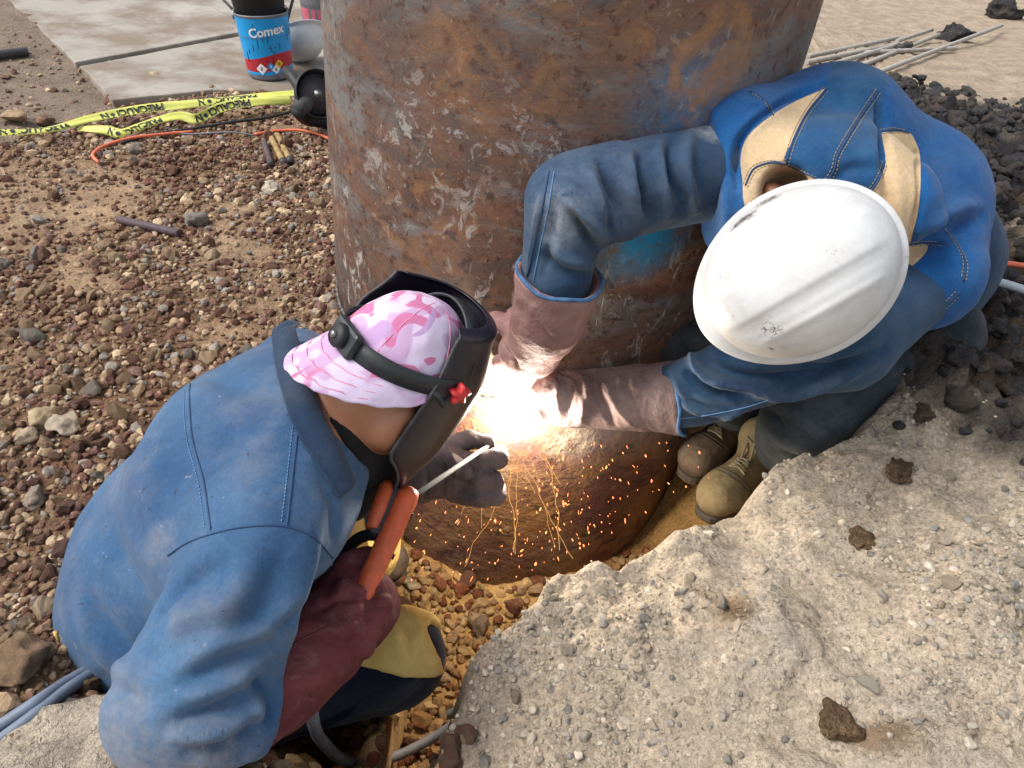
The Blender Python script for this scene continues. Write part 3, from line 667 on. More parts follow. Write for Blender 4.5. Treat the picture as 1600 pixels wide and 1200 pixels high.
# ------------------------------------------------------------------ the steel pipe and the pile it is welded onto
def pipe(name, z0, z1, r, mat, label, seed):
    n = 160; zs = np.linspace(z0, z1, 40); th = np.linspace(0, 2*math.pi, n, endpoint=False); mb = MB()
    def ring(rr, z): return np.stack([PIPE_C[0]+rr*np.cos(th), PIPE_C[1]+rr*np.sin(th), np.full(n, z)], 1)
    rows = []
    for z in zs:
        p = ring(r, z); rr = r+.0022*fbm(p, 5, 3, seed); rows.append(np.stack([PIPE_C[0]+rr*np.cos(th), PIPE_C[1]+rr*np.sin(th), np.full(n, z)], 1))
    rows = [ring(r-.02, z0), ring(r-.004, z0)]+rows+[ring(r-.004, z1+.001), ring(r-.02, z1+.001)]
    rows.append(ring(r-.02, z0)); m = len(rows)
    mb.add(np.concatenate(rows), [(k*n+j, k*n+(j+1) % n, (k+1)*n+(j+1) % n, (k+1)*n+j) for k in range(m-1) for j in range(n)])
    return tag(mb.build(name, M[mat], None), label, 'pipe')
pile = pipe('steel_pile', PIPE_BASE-.4, JOINT_Z-.006, PIPE_R, 'soil_stained_steel', 'soil stained lower steel pile standing in the pit', 3)
upper = pipe('steel_pipe', JOINT_Z+.006, 2.6, PIPE_R+.003, 'rusty_steel', 'large rusty steel pipe standing upright behind both workers', 9)
th = np.linspace(math.radians(168), math.radians(295), 220)
pts = np.stack([PIPE_C[0]+(PIPE_R+.001)*np.cos(th), PIPE_C[1]+(PIPE_R+.001)*np.sin(th), JOINT_Z+.002*np.sin(th*70)], 1)
MB().tube(pts, .007+.0018*np.sin(th*160)+.001*RNG.normal(size=220), 8).build('weld_bead', M['weld_bead'], pile)
# ------------------------------------------------------------------ the crouching welder in the blue jacket
def bounds(pts, pad): a = np.array(pts); return a.min(0)-pad, a.max(0)+pad
LM = empty('person', (-.35, .85, -.38), 'crouching welder in faded blue jacket, pink cap and black welding mask', 'person')
LAT = nrm((-.20, .98, -.02))
sN = P(415, 862, .985); sF = P(470, 575, 1.40)
tA = np.array([-.315, .83, .385]); tB = np.array([-.405, .815, .315]); tC = np.array([-.505, .785, .150]); tD = np.array([-.61, .705, -.14])
eN = P(288, 1102, .935); wN = P(402, 1100, .985); hN = P(556, 945, 1.12)
eF = P(545, 800, 1.60); wF = P(604, 765, 1.50)
nk0 = P(497, 650, 1.15); nk1 = P(575, 640, 1.14); HC = P(612, 590, 1.145)
kN = P(628, 1030, 1.33); kF = P(556, 850, 1.62); hipN = np.array([-.52, .66, -.10]); hipF = np.array([-.54, .90, -.10])
aN = np.array([-.30, .86, -.33]); aF = np.array([-.36, 1.12, -.31])
# frame of the head: right, front, up
HS = nrm((.61, -.79, -.05)); HF = nrm((.66, .50, -.56)); HF = nrm(HF-HS*(HF@HS)); HU = np.cross(HS, HF)
RH = np.array([HS, HF, HU])
def hp(s, f, u): return HC+HS*s+HF*f+HU*u
def body_l(p):
    d = ell(p, hp(0, 0, .012), (.074, .092, .105), RH)
    d = smin(d, ell(p, hp(0, .03, -.06), (.058, .072, .07), RH), .03)
    d = smin(d, cone(p, hp(0, .098, -.002), hp(0, .112, -.03), .008, .014), .012)       # nose
    for s in (-1, 1):
        d = smin(d, ell(p, hp(.079*s, -.012, -.034), (.012, .022, .036), RH), .006)       # ears
        d = smax(d, -ell(p, hp(.091*s, -.008, -.032), (.008, .010, .020), RH), .006)
        d = smax(d, -ell(p, hp(.03*s, .098, .012), (.018, .012, .010), RH), .01)
    d = smax(d, -ell(p, hp(0, .104, -.062), (.022, .010, .004), RH), .004)
    d = smin(d, chain(p, [tA+np.array([.02, 0, .03]), nk0, nk1, hp(0, -.03, -.05)], [.085, .066, .058, .062]), .04)
    d = smin(d, ecap(p, tA, tB, .085, .10, LAT, .5), .05); d = smin(d, ecap(p, tB, tC, .10, .11, LAT, .62), .05); d = smin(d, ecap(p, tC, tD, .11, .12, LAT, .7), .05)
    for pts, rs in (([sN, eN, wN, hN], [.055, .042, .034, .03]), ([sF, eF, wF], [.055, .042, .032]), ([hipN, kN, aN], [.075, .05, .04]), ([hipF, kF, aF], [.075, .05, .04])):
        d = smin(d, chain(p, pts, rs), .04)
    return d
lo, hi = bounds([tD, hipN, hipF, sN, eN, wN, sF, eF, wF, kN, kF, aN, aF, HC], .14)
V, F = mesh_sdf(body_l, lo, hi, .007); link('body', mesh_np('body', relax(V, F, 1), F, M['skin']), LM)
def neck_shadow_l(p): return smin(cone(p, tA+np.array([.05, .02, .02]), P(560, 715, 1.22), .09, .06), cone(p, P(540, 760, 1.25), P(600, 730, 1.28), .06, .045), .03)  # added black filler standing in for the shadow between mask and chest
V, F = mesh_sdf(neck_shadow_l, *bounds([tA, P(600, 730, 1.28), P(540, 760, 1.25)], .12), .008); link('neck_shadow', mesh_np('neck_shadow', relax(V, F, 1), F, M['shadow_black']), LM)
# short hair under the cap
def hair_l(p):
    d = ell(p, hp(0, -.006, .012), (.0775, .095, .109), RH)
    d = smax(d, (p-HC)@HF-.02-.2*((p-HC)@HU), .01); d = smax(d, -((p-HC)@HU)-.062, .01); return smax(d, -(body_l(p)-.0005), .002)
V, F = mesh_sdf(hair_l, HC-.14, HC+.14, .005); link('hair', mesh_np('hair', V, F, M['hair']), LM)
def jacket_l(p):
    d = ecap(p, tA, tB, .108, .135, LAT, .56)
    d = smin(d, ecap(p, tB, tC, .135, .158, LAT, .72), .05); d = smin(d, ecap(p, tC, tD, .158, .165, LAT, .80), .05)
    d = smin(d, cone(p, sN+(sF-sN)*.10, sF, .068, .07), .09)
    d = smin(d, cone(p, tA, P(478, 655, 1.16), .10, .07), .05)
    d = smin(d, smax(chain(p, [sF, eF, wF], [.08, .07, .056]), (p-wF)@nrm(wF-eF), .006), .03)
    arm = chain(p, [sN, sN+(eN-sN)*.5, eN], [.086, .086, .082]); arm = smin(arm, chain(p, [eN, eN+(wN-eN)*.6, wN], [.080, .072, .066]), .03)
    arm = smax(arm, (p-wN)@nrm(wN-eN)-.01, .006); d = smin(d, arm, .022)
    d = smax(d, -(cone(p, nk0+(nk1-nk0)*.35, nk1+(nk1-nk0), .078, .08)), .006)
    return smax(d, -(p[:, 2]-(-.25+.25*(p[:, 0]+.55))), .01)
lf = [  # creases of the jacket
    ([(225, 985), (255, 940), (300, 905), (345, 890)], -.010, .016), ([(250, 1000), (300, 960), (370, 935)], .007, .018),
    ([(200, 1075), (250, 1010), (245, 960)], -.006, .02), ([(150, 800), (185, 870), (235, 940)], -.006, .018), ([(180, 770), (215, 850), (255, 900)], .005, .018),
    ([(120, 900), (160, 970), (215, 1030)], -.007, .018), ([(165, 1060), (205, 1090), (240, 1095)], -.007, .016), ([(140, 1000), (190, 1050), (215, 1060)], .006, .016),
    ([(395, 870), (370, 930), (330, 990)], .006, .022), ([(450, 860), (420, 930), (365, 1010)], -.005, .022), ([(500, 905), (470, 960), (420, 990)], -.009, .016),
    ([(470, 930), (420, 985), (340, 1010), (270, 1050)], .008, .016), ([(300, 1060), (360, 1030), (430, 1005)], -.009, .012),
    ([(280, 1090), (340, 1075), (400, 1045)], .009, .012), ([(265, 1130), (330, 1110), (400, 1075)], -.010, .010), ([(275, 1150), (345, 1140), (410, 1095)], .010, .010),
    ([(300, 1172), (360, 1160), (420, 1120)], -.010, .009), ([(320, 1190), (380, 1180), (425, 1140)], .008, .009),
    ([(395, 1060), (415, 1090), (420, 1130)], -.007, .007), ([(380, 1070), (400, 1105), (405, 1150)], .007, .008),
    ([(320, 570), (350, 600), (420, 615)], -.004, .016), ([(300, 600), (360, 640), (430, 640)], .004, .02), ([(180, 720), (215, 760), (240, 830)], .004, .03),
    ([(500, 740), (520, 790), (520, 850)], -.005, .014), ([(110, 850), (130, 930), (135, 1000)], .005, .02)]
lo, hi = bounds([tD, sN, eN, wN, sF, eF, wF, nk0], .19)
jk, JV, JF = cloth('jacket', jacket_l, lo, hi, .0052, M['jacket_blue'], LM, lf, .0045, 6, 2)
jt = bvh(JV, JF)
for nm, pts, dash in (('seam', [(310, 525), (297, 600), (300, 680), (318, 750), (330, 828)], 0), ('seam', [(468, 640), (462, 700), (455, 760), (448, 822)], 0),
                ('seam', [(262, 868), (300, 845), (370, 825), (440, 822), (490, 840), (520, 872)], 0), 
                ('stitching', [(300, 525), (288, 600), (291, 680), (309, 750), (321, 830)], .006), ('stitching', [(459, 650), (453, 705), (446, 765), (439, 820)], .006)):
    seam(jt, pts, nm, M['seam_dark'] if nm == 'seam' else M['thread_blue'], jk, .0013 if nm == 'seam' else .0008, .0006, 8, dash or None)
# turned-down collar
def strip(name, inner, outer, mat, parent, thick=.004, bulge=.008, n=28, m=8):
    a = catmull(inner, 8); b = catmull(outer, 8); ta = np.linspace(0, 1, n)
    ga = np.stack([np.interp(ta, np.linspace(0, 1, len(a)), a[:, k]) for k in range(3)], 1); gb = np.stack([np.interp(ta, np.linspace(0, 1, len(b)), b[:, k]) for k in range(3)], 1)
    cen = (ga+gb).mean(0)/2; rows = []
    for t in np.linspace(0, 1, m):
        p = ga*(1-t)+gb*t; nn = np.cross(np.gradient(ga, axis=0), gb-ga); nn /= np.linalg.norm(nn, axis=1)[:, None]+1e-9
        sgn = np.sign((nn*(CAM_LOC-p)).sum(1)); p = p+nn*(sgn*bulge*math.sin(math.pi*min(1, t*1.15)))[:, None]; p = p+.002*np.stack([fbm(p, 14, 2, s) for s in (1, 2, 3)], 1); rows.append(p)
    return MB().grid(rows).build(name, mat, parent, solid=thick, subsurf=1)
inn = [P(470, 505, 1.26), P(462, 512, 1.19), P(474, 560, 1.125), P(497, 625, 1.075), P(528, 690, 1.055), P(556, 752, 1.06)]
out = [P(425, 512, 1.27), P(424, 540, 1.17), P(436, 600, 1.085), P(463, 675, 1.035), P(500, 735, 1.02), P(530, 782, 1.025)]
out = [o_+(CAM_LOC-o_)*.012 for o_ in out]
strip('collar', inn, out, M['collar_blue'], jk)
# strap and hem of the apron showing at the back
hem = on_surface(jt, [(90, 985), (97, 1025), (108, 1058), (122, 1082)], 8, .003)
if len(hem) > 3: MB().tube(hem, .003, 8).build('apron_strap', M['apron_yellow'], LM)
knot = MB()
for k in range(3):
    c = P(76+k*4, 975+k*9, 1.22); th_ = np.linspace(0, 2*math.pi, 20); ax_ = nrm((1, .3*k, .5)); bx_ = nrm(np.cross(ax_, (.2, 1, .1*k)))
    knot.tube([c+ax_*.013*math.cos(t)+bx_*.010*math.sin(t) for t in th_], .0035, 6)
knot.build('apron_knot', M['apron_yellow'], LM)
# trousers, apron, boots
def trousers_l(p):
    d = chain(p, [hipN, kN, aN], [.105, .078, .062]); d = smin(d, chain(p, [hipF, kF, aF], [.105, .08, .062]), .03)
    return smin(d, ecap(p, tD+np.array([0, 0, .02]), tD+np.array([.03, 0, -.08]), .14, .125, LAT, .8), .05)
lo, hi = bounds([hipN, hipF, kN, kF, aN, aF, tD], .17)
tr, TV, TF = cloth('trousers', trousers_l, lo, hi, .007, M['trousers_navy'], LM, [([(470, 1150), (540, 1120), (640, 1050)], -.008, .014), ([(560, 1110), (620, 1085), (672, 1040)], .008, .012), ([(620, 1060), (655, 1045), (675, 1010)], -.006, .008)], .006, 8, 4)
def apron_l(p):
    d = cone(p, hipN+(kN-hipN)*.15, kN, .112, .084); d = smin(d, cone(p, hipF, kF, .113, .09), .06)
    d = smin(d, cone(p, tB+np.array([.10, .05, -.08]), (kN+kF)/2+np.array([-.08, 0, .12]), .07, .06), .06)
    d = np.abs(d)-.006
    d = smax(d, -(p-kN)@nrm((.15, .55, .82))+.010, .004)
    d = smax(d, (p-kN)@nrm((.95, .2, .1))-.062+.012*np.sin(p[:, 1]*60), .004); return smax(d, -(p-P(500, 900, 1.25))@nrm((1, .1, .1)), .004)
lo, hi = bounds([hipN, hipF, kN, kF, tA], .16)
cloth('apron', apron_l, lo, hi, .0048, M['apron_yellow'], LM, [([(610, 960), (635, 985), (640, 1020)], -.006, .008), ([(630, 950), (655, 975), (660, 1000)], .005, .008)], .005, 14, 5, crease=.006, cscale=9)
def boot(p, heel, toe, ank, w=.048):
    up = np.array([0, 0, 1.0]); fd = nrm((toe-heel)*np.array([1, 1, .6])); d = cone(p, heel+up*.045, toe+up*.040, .046, .042)
    sd_ = np.cross(up, fd); d = smin(d, ell(p, toe-fd*.03+up*.038, (.062, .052, .042), np.array([fd, nrm(sd_), np.cross(fd, nrm(sd_))])), .02)
    d = smin(d, chain(p, [heel+up*.06, ank], [.048, .052]), .03); return smax(d, -(p-heel)@np.cross(fd, nrm(sd_))+.004, .006)
def make_boot(parent, heel, toe, ank, mat, laces=True):
    lo, hi = bounds([heel, toe, ank], .1); ob, V, F = cloth('boot', lambda p: boot(p, heel, toe, ank), lo, hi, .0045, M[mat], parent, (), .002, 20, 6, crease=.003, cscale=12)
    fd = nrm(toe-heel); up = nrm(np.array([0, 0, 1.0])-fd*fd[2]); sd_ = np.cross(fd, up); N_ = 28; V2 = []
    for kz in (-.012, .008):
        for j in range(N_):
            a = 2*math.pi*j/N_; L = np.linalg.norm(toe-heel)/2; ex = L+.036
            V2.append((heel+toe)/2+up*kz+fd*ex*np.sign(math.cos(a))*abs(math.cos(a))**.75+sd_*.047*np.sign(math.sin(a))*abs(math.sin(a))**.7)
    MB().add(V2, [tuple(range(N_))[::-1], tuple(range(N_, 2*N_))]+[(j, (j+1) % N_, N_+(j+1) % N_, N_+j) for j in range(N_)]).build('sole', M['sole'], ob, smooth=False, bevel=.003)
    if laces:
        tr_ = bvh(V, F); mb = MB(); base = heel+(toe-heel)*.42+up*.07; top = ank+fd*.02
        for k in range(5):
            c = base+(top-base)*(k/4.5)
            for s in (-1, 1):
                pts = []
                for t in np.linspace(-1, 1, 9):
                    o_ = c+sd_*t*.026*s+up*.0+fd*.06+(top-base)*(.10*(t+1)); r_ = tr_.find_nearest(Vector(o_+up*.03))
                    pts.append(np.array(r_[0])+np.array(r_[1])*.0022)
                MB().tube(pts, .0024, 6).build('lace', M['lace'], ob)
    tr_ = bvh(V, F)
    for f0, nm in ((.80, 'toe_cap_seam'), (.74, 'toe_cap_seam')):
        c = heel+(toe-heel)*f0+up*.03; pts = []
        for a in np.linspace(math.radians(8), math.radians(172), 24):
            q = c+sd_*math.cos(a)*.08+up*math.sin(a)*.08-fd*.018*math.cos(2*a); r_ = tr_.ray_cast(Vector(q), Vector(nrm(c-q)))
            if r_[0] is not None: pts.append(np.array(r_[0])+np.array(r_[1])*.0006)
        if len(pts) > 4: MB().tube(pts, .0014, 6).build(nm, M['sole'], ob)
    return ob
make_boot(LM, np.array([-.33, 1.16, -.375]), P(612, 892, 1.90), np.array([-.36, 1.12, -.24]), 'boot_brown')
make_boot(LM, np.array([-.36, .86, -.385]), np.array([-.17, .93, -.385]), np.array([-.32, .86, -.26]), 'boot_brown')
# gauntlet gloves
hx = P(578, 908, 1.165)                       # where the holder passes through the fist
HOLD0 = P(572, 918, 1.095); HOLD1 = P(640, 768, 1.20); HD = nrm(HOLD1-HOLD0)
def glove_n(p):
    d = chain(p, [wN-nrm(hN-wN)*.02, wN+(hN-wN)*.15, wN+(hN-wN)*.62, P(552, 945, 1.13)], [.050, .062, .064, .056])
    d = smin(d, ell(p, P(560, 950, 1.125), (.058, .05, .052)), .03)
    side = nrm(np.cross(HD, ray_dir(578, 908)))
    for k in range(4):                          # fingers closed round the handle
        c = HOLD0+HD*(-.014-.021*k)+np.array([0, 0, -.0])
        q = [c+side*(-.030)+ray_dir(578, 908)*.0, c+ray_dir(578, 908)*.032+side*.004, c+side*.034+ray_dir(578, 908)*.012, c+side*.026-ray_dir(578, 908)*.016, c+side*.004-ray_dir(578, 908)*.020]
        d = smin(d, chain(p, q, [.015, .0145, .014, .0135, .012]), .007)
    d = smin(d, chain(p, [P(528, 935, 1.12), P(536, 905, 1.12), P(545, 882, 1.135), P(575, 872, 1.15)], [.026, .022, .018, .0155]), .010)
    return d
lo, hi = bounds([wN+(wN-hN)*.2, HOLD0, P(592, 886, 1.13), HOLD0-HD*.09], .1)
gl, GV, GF_ = cloth('glove', glove_n, lo, hi, .0036, M['glove_maroon'], LM, [([(460, 1000), (500, 990), (560, 1010)], -.004, .010), ([(470, 970), (520, 985), (585, 975)], .004, .010), ([(490, 960), (530, 935), (570, 940)], -.005, .008), ([(440, 1060), (490, 1060), (540, 1040)], .004, .014), ([(540, 925), (575, 930), (605, 925)], -.004, .006)], .003, 16, 7, crease=.004, cscale=9)
seam(bvh(GV, GF_), [(455, 1010), (500, 985), (550, 965), (600, 950)], 'seam', M['glove_maroon'], gl, .0014, .0004)
def glove_f(p):
    w0 = wF+(wF-P(740, 735, 1.44))*.1
    d = chain(p, [w0, P(640, 748, 1.47), P(672, 740, 1.455), P(702, 734, 1.455)], [.056, .052, .048, .044])
    d = smin(d, ell(p, P(702, 738, 1.45), (.040, .032, .045)), .03)
    fs = [([(690, 704, 1.45), (732, 686, 1.455), (762, 690, 1.465)], [.021, .018, .015]),                                   # forefinger
          ([(715, 722, 1.455), (752, 722, 1.425), (780, 716, 1.435), (781, 708, 1.46)], [.021, .0195, .0185, .0165]),
          ([(712, 748, 1.455), (750, 750, 1.42), (771, 752, 1.43), (768, 748, 1.455)], [.021, .0195, .019, .0165]),
          ([(710, 768, 1.455), (748, 777, 1.425), (775, 775, 1.43), (778, 764, 1.455)], [.021, .0195, .0175, .015]),
          ([(680, 715, 1.43), (705, 722, 1.41), (728, 738, 1.405)], [.020, .017, .0145])]                                     # thumb
    for pts, rs in fs: d = smin(d, chain(p, [P(*q) for q in pts], rs), .003)
    return d
lo, hi = bounds([wF, P(785, 700, 1.44), P(700, 790, 1.44)], .07)
cloth('glove', glove_f, lo, hi, .0032, M['glove_grey'], LM, [([(660, 700), (668, 740), (662, 785)], -.004, .006), ([(685, 690), (694, 740), (690, 785)], -.005, .006), ([(700, 700), (712, 735), (708, 780)], .003, .006)], .0025, 22, 8, crease=.003, cscale=14)
# cap: crown, bill turned to the nape, band
def capdome(p): return ell(p, hp(0, -.002, .022), (.086, .102, .112), RH)
def cap_l(p):
    d = capdome(p)-.003; return smax(d, -((p-HC)@HU-.030-.10*((p-HC)@HF)), .004)
cp, CV, CF = cloth('cap', cap_l, HC-.18, HC+.18, .0042, M['cap_pink'], LM, (), .003, 18, 9, 1, crease=.002, cscale=12)
ct = bvh(CV, CF)
for a in np.radians([90, 150, 210, 270, 330, 30]):
    mb = MB(); pts = []
    for e in np.radians(np.linspace(12, 88, 16)):
        d_ = HS*math.sin(a)*math.cos(e)*.087+HF*math.cos(a)*math.cos(e)*.103+HU*math.sin(e)*.112
        pts.append(hp(0, -.002, .022)+d_*1.03)
    mb.tube(pts, .0011, 6).build('seam', M['cap_band'], cp)
rows = []
for t in np.linspace(0, 1, 9):
    r_ = []
    for a in np.linspace(math.radians(-86), math.radians(86), 30):
        ext = 1+.62*t*math.cos(a)**.7 if math.cos(a) > 0 else 1
        r_.append(hp(.0885*math.sin(a)*(1+.10*t), -.002-.104*math.cos(a)*ext, .042-.060*t*(math.cos(a)**.5)-.012*math.cos(a)+.003*math.sin(a*22)*t))
    rows.append(r_)
bill = MB().grid(rows).build('bill', M['cap_pink'], cp, solid=.004, subsurf=1)
for t in (3, 5, 7): MB().tube(np.array(rows[t])+HU*.003, .0008, 5).build('stitching', M['cap_band'], bill)
th_ = np.linspace(0, 2*math.pi, 60)
MB().grid([[hp(.0895*math.sin(a), -.002-.1055*math.cos(a), u-.010*math.cos(a)) for a in th_] for u in (.034, .044, .054)]).build('cap_band', M['cap_band'], cp, solid=.003)
# welding mask with its headgear
MO = -.016*_rt+.022*_up
def mp(s, f, u): return hp(s, f, u)+MO
mk = empty('welding_mask', tuple(HC), None, None); mk.parent = LM; mk.matrix_parent_inverse = LM.matrix_world.inverted()
rows = []
for i, u in enumerate(np.linspace(-.168, .115, 30)):
    top = sstep(.03, .115, np.array(u)); bot = sstep(-.07, -.168, np.array(u)); a_ = .118*(1-.20*top)*(1-.12*bot); b_ = .138*(1-.25*top)-.016*bot
    pm = math.radians(94-28*bot-2*top); back = .0+.012*bot; r_ = []
    for a in np.linspace(-pm, pm, 44):
        sx = np.sign(math.sin(a))*abs(math.sin(a))**.82; cx = np.sign(math.cos(a))*abs(math.cos(a))**.8
        r_.append(mp(a_*sx, b_*cx+.018, u+.022*top*math.cos(a)))
    rows.append(r_)
last = np.array(rows[-1])
for k in range(1, 4):
    s_ = k/3; rows.append([mp(0, .03, .122)*(s_*.22)+q*(1-s_*.22)+HU*.006*math.sin(s_*1.5) for q in last])
sh = MB().grid(rows).build('shell', M['mask_black'], mk, solid=.0035, subsurf=1)
edge = [np.array(r)[0] for r in rows[:-3]]; edge2 = [np.array(r)[-1] for r in rows[:-3]]
for e_ in (edge, edge2): MB().tube(e_, .0026, 6).build('rim', M['rim_grey'], sh)
wc = mp(0, .148, .02); MB().box(wc, (.08, .012, .06), np.array([HS, HF, HU])).build('window_frame', M['black_plastic'], sh, smooth=False, bevel=.004)
MB().box(wc+HF*.0065, (.07, .004, .04), np.array([HS, HF, HU])).build('lens', M['mask_black'], sh, smooth=False)
def knob_star(c, ax, name):
    ax = nrm(ax); x_ = nrm(np.cross(ax, HU)); y_ = np.cross(ax, x_); mb = MB(); V = []; n = 40
    for h_, sc_ in ((0, .95), (.006, 1.0), (.012, .92), (.014, .6)):
        for j in range(n):
            a = 2*math.pi*j/n; r_ = (.0135+.0042*math.cos(5*a))*sc_; V.append(c+ax*h_+x_*r_*math.cos(a)+y_*r_*math.sin(a))
    F = [(k*n+j, k*n+(j+1) % n, (k+1)*n+(j+1) % n, (k+1)*n+j) for k in range(3) for j in range(n)]+[tuple(range(3*n, 4*n))]
    return mb.add(V, F).build(name, M['red_plastic'], mk)
KN = mp(.117, .045, .045); knob_star(KN, HS, 'knob'); knob_star(mp(-.117, .045, .045), -HS, 'knob')
hb = MB().grid([[hp(.0935*math.sin(a), -.002-.1095*math.cos(a), u+.052-.012*math.cos(a)) for a in th_] for u in (-.014, 0, .014)]).build('headband', M['band_black'], mk, solid=.004)
MB().grid([[hp(.0905*math.cos(e)*1.02+w_*0, .035+w_+.0*e, .030+.118*math.sin(e)) for e in np.linspace(.1, math.pi-.1, 30)] for w_ in (-.012, 0, .012)]).build('crown_strap', M['band_black'], hb, solid=.004)
bc = hp(-.0, -.114, .042)
MB().box(bc, (.062, .016, .040), np.array([HS, HF, HU])).build('ratchet_housing', M['band_black'], hb, smooth=False, bevel=.006)
MB().lathe([(.017, 0), (.0175, .008), (.014, .013), (.0, .013)], bc-HF*.006, -HF, 24).build('ratchet_knob', M['black_plastic'], hb)
MB().lathe([(.005, 0), (.005, .004), (.003, .006), (.0, .006)], bc-HF*.0185, -HF, 16).build('bolt', M['steel'], hb)
for s in (-1, 1):
    MB().tube([hp(.094*s, -.01, .045), hp(.100*s, .015, .03), mp(.106*s, .04, .05), mp(.115*s, .044, .046)], .006, 8).build('pivot_arm', M['band_black'], hb)
    MB().lathe([(.019, 0), (.019, .004), (.012, .006), (0, .006)], mp(.106*s, .044, .046), HS*s, 20).build('pivot_washer', M['band_black'], hb)
print('left person ok')
# ------------------------------------------------------------------ the helper under the white hard hat
RM = empty('person', (.62, 1.35, -.18), 'crouching worker in white hard hat, blue and tan hood and denim sleeves', 'person')
HATROT = -1
QC = P(1252, 425, 1.13)                          # head centre
QF = nrm((-.85, .10, -.52)); QU = nrm((-.30, -.83, .47)); QU = nrm(QU-QF*(QF@QU)); QS = np.cross(QF, QU); _c, _s = math.cos(.26), math.sin(.26); QF, QS = QF*_c+QS*_s*HATROT, QS*_c-QF*_s*HATROT; RQ = np.array([QS, QF, QU])
def qp(s, f, u): return QC+QS*s+QF*f+QU*u
rsF = P(1145, 262, 1.33); reF = P(884, 318, 1.235); rwF = P(866, 462, 1.315); rhF = P(832, 548, 1.43)
rsN = P(1450, 420, 1.36); reN = P(1315, 535, 1.30); rwN = P(1030, 622, 1.49); rhN = P(880, 622, 1.555)
cA = P(1330, 270, 1.42); cB = P(1400, 350, 1.50); cC = P(1420, 430, 1.62); hipc = P(1420, 470, 1.70)
rkN = P(1262, 640, 1.50); rkF = P(1078, 552, 1.62); raN = P(1226, 694, 1.77); raF = P(1150, 640, 1.89); rhipN = P(1430, 530, 1.60); rhipF = P(1330, 460, 1.80)
LATR = nrm(rsN-rsF)
def body_r(p):
    d = ell(p, qp(0, 0, 0), (.074, .092, .105), RQ); d = smin(d, ell(p, qp(0, .03, -.07), (.058, .072, .07), RQ), .03)
    d = smin(d, cone(p, qp(0, .098, -.012), qp(0, .112, -.04), .008, .014), .012)
    for s in (-1, 1):
        d = smin(d, ell(p, qp(.077*s, -.008, -.022), (.010, .020, .033), RQ), .006); d = smax(d, -ell(p, qp(.03*s, .098, .0), (.018, .012, .010), RQ), .01)
    d = smax(d, -ell(p, qp(0, .104, -.072), (.022, .010, .004), RQ), .004)
    d = smin(d, chain(p, [cA+(cB-cA)*.2, qp(0, -.03, -.08)], [.075, .058]), .04)
    d = smin(d, cone(p, P(1206, 298, 1.235), P(1225, 330, 1.24), .016, .03), .01)
    d = smin(d, ecap(p, cA, cB, .085, .10, LATR, .55), .05); d = smin(d, chain(p, [cB, cC, hipc], [.11, .12, .12]), .05)
    for pts, rs in (([rsF, reF, rwF, rhF], [.055, .042, .034, .03]), ([rsN, reN, rwN, rhN], [.055, .042, .034, .03]), ([rhipN, rkN, raN], [.075, .05, .04]), ([rhipF, rkF, raF], [.075, .05, .04])): d = smin(d, chain(p, pts, rs), .04)
    return d
lo, hi = bounds([QC, rsF, reF, rhF, rsN, rwN, rhN, hipc, rkN, rkF, raN, raF], .14)
V, F = mesh_sdf(body_r, lo, hi, .008); link('body', mesh_np('body', relax(V, F, 1), F, M['skin']), RM)
V, F = mesh_sdf(lambda p: smax(smax(ell(p, qp(0, -.006, .002), (.0775, .096, .109), RQ), (p-QC)@QF-.03, .01), -(p-QC)@QU-.06, .01), QC-.14, QC+.14, .006); link('hair', mesh_np('hair', V, F, M['hair']), RM)
# denim jacket with loose sleeves
def jacket_r(p):
    d = ecap(p, cA, cB, .10, .125, LATR, .55); d = smin(d, chain(p, [cB, cC, hipc], [.135, .15, .14]), .05)
    up_ = chain(p, [rsF, rsF+(reF-rsF)*.5, reF+(rsF-reF)*.08], [.082, .079, .072]); lo_ = chain(p, [reF, reF+(rwF-reF)*.55, rwF], [.070, .062, .056])
    elbow = P(856, 274, 1.21); a_ = smin(smin(up_, lo_, .02), cone(p, reF, elbow, .055, .012), .02)
    a_ = smax(a_, smax((p-rwF)@nrm(rwF-reF)-.012, (p-reF)@nrm(rsF-reF)-.10, .004), .004); d = smin(d, smin(a_, up_, .02), .03)
    b_ = smin(chain(p, [rsN, reN], [.080, .078]), chain(p, [reN, reN+(rwN-reN)*.55, rwN], [.076, .070, .056]), .03)
    b_ = smax(b_, (p-rwN)@nrm(rwN-reN)-.012, .004); return smin(d, b_, .02)
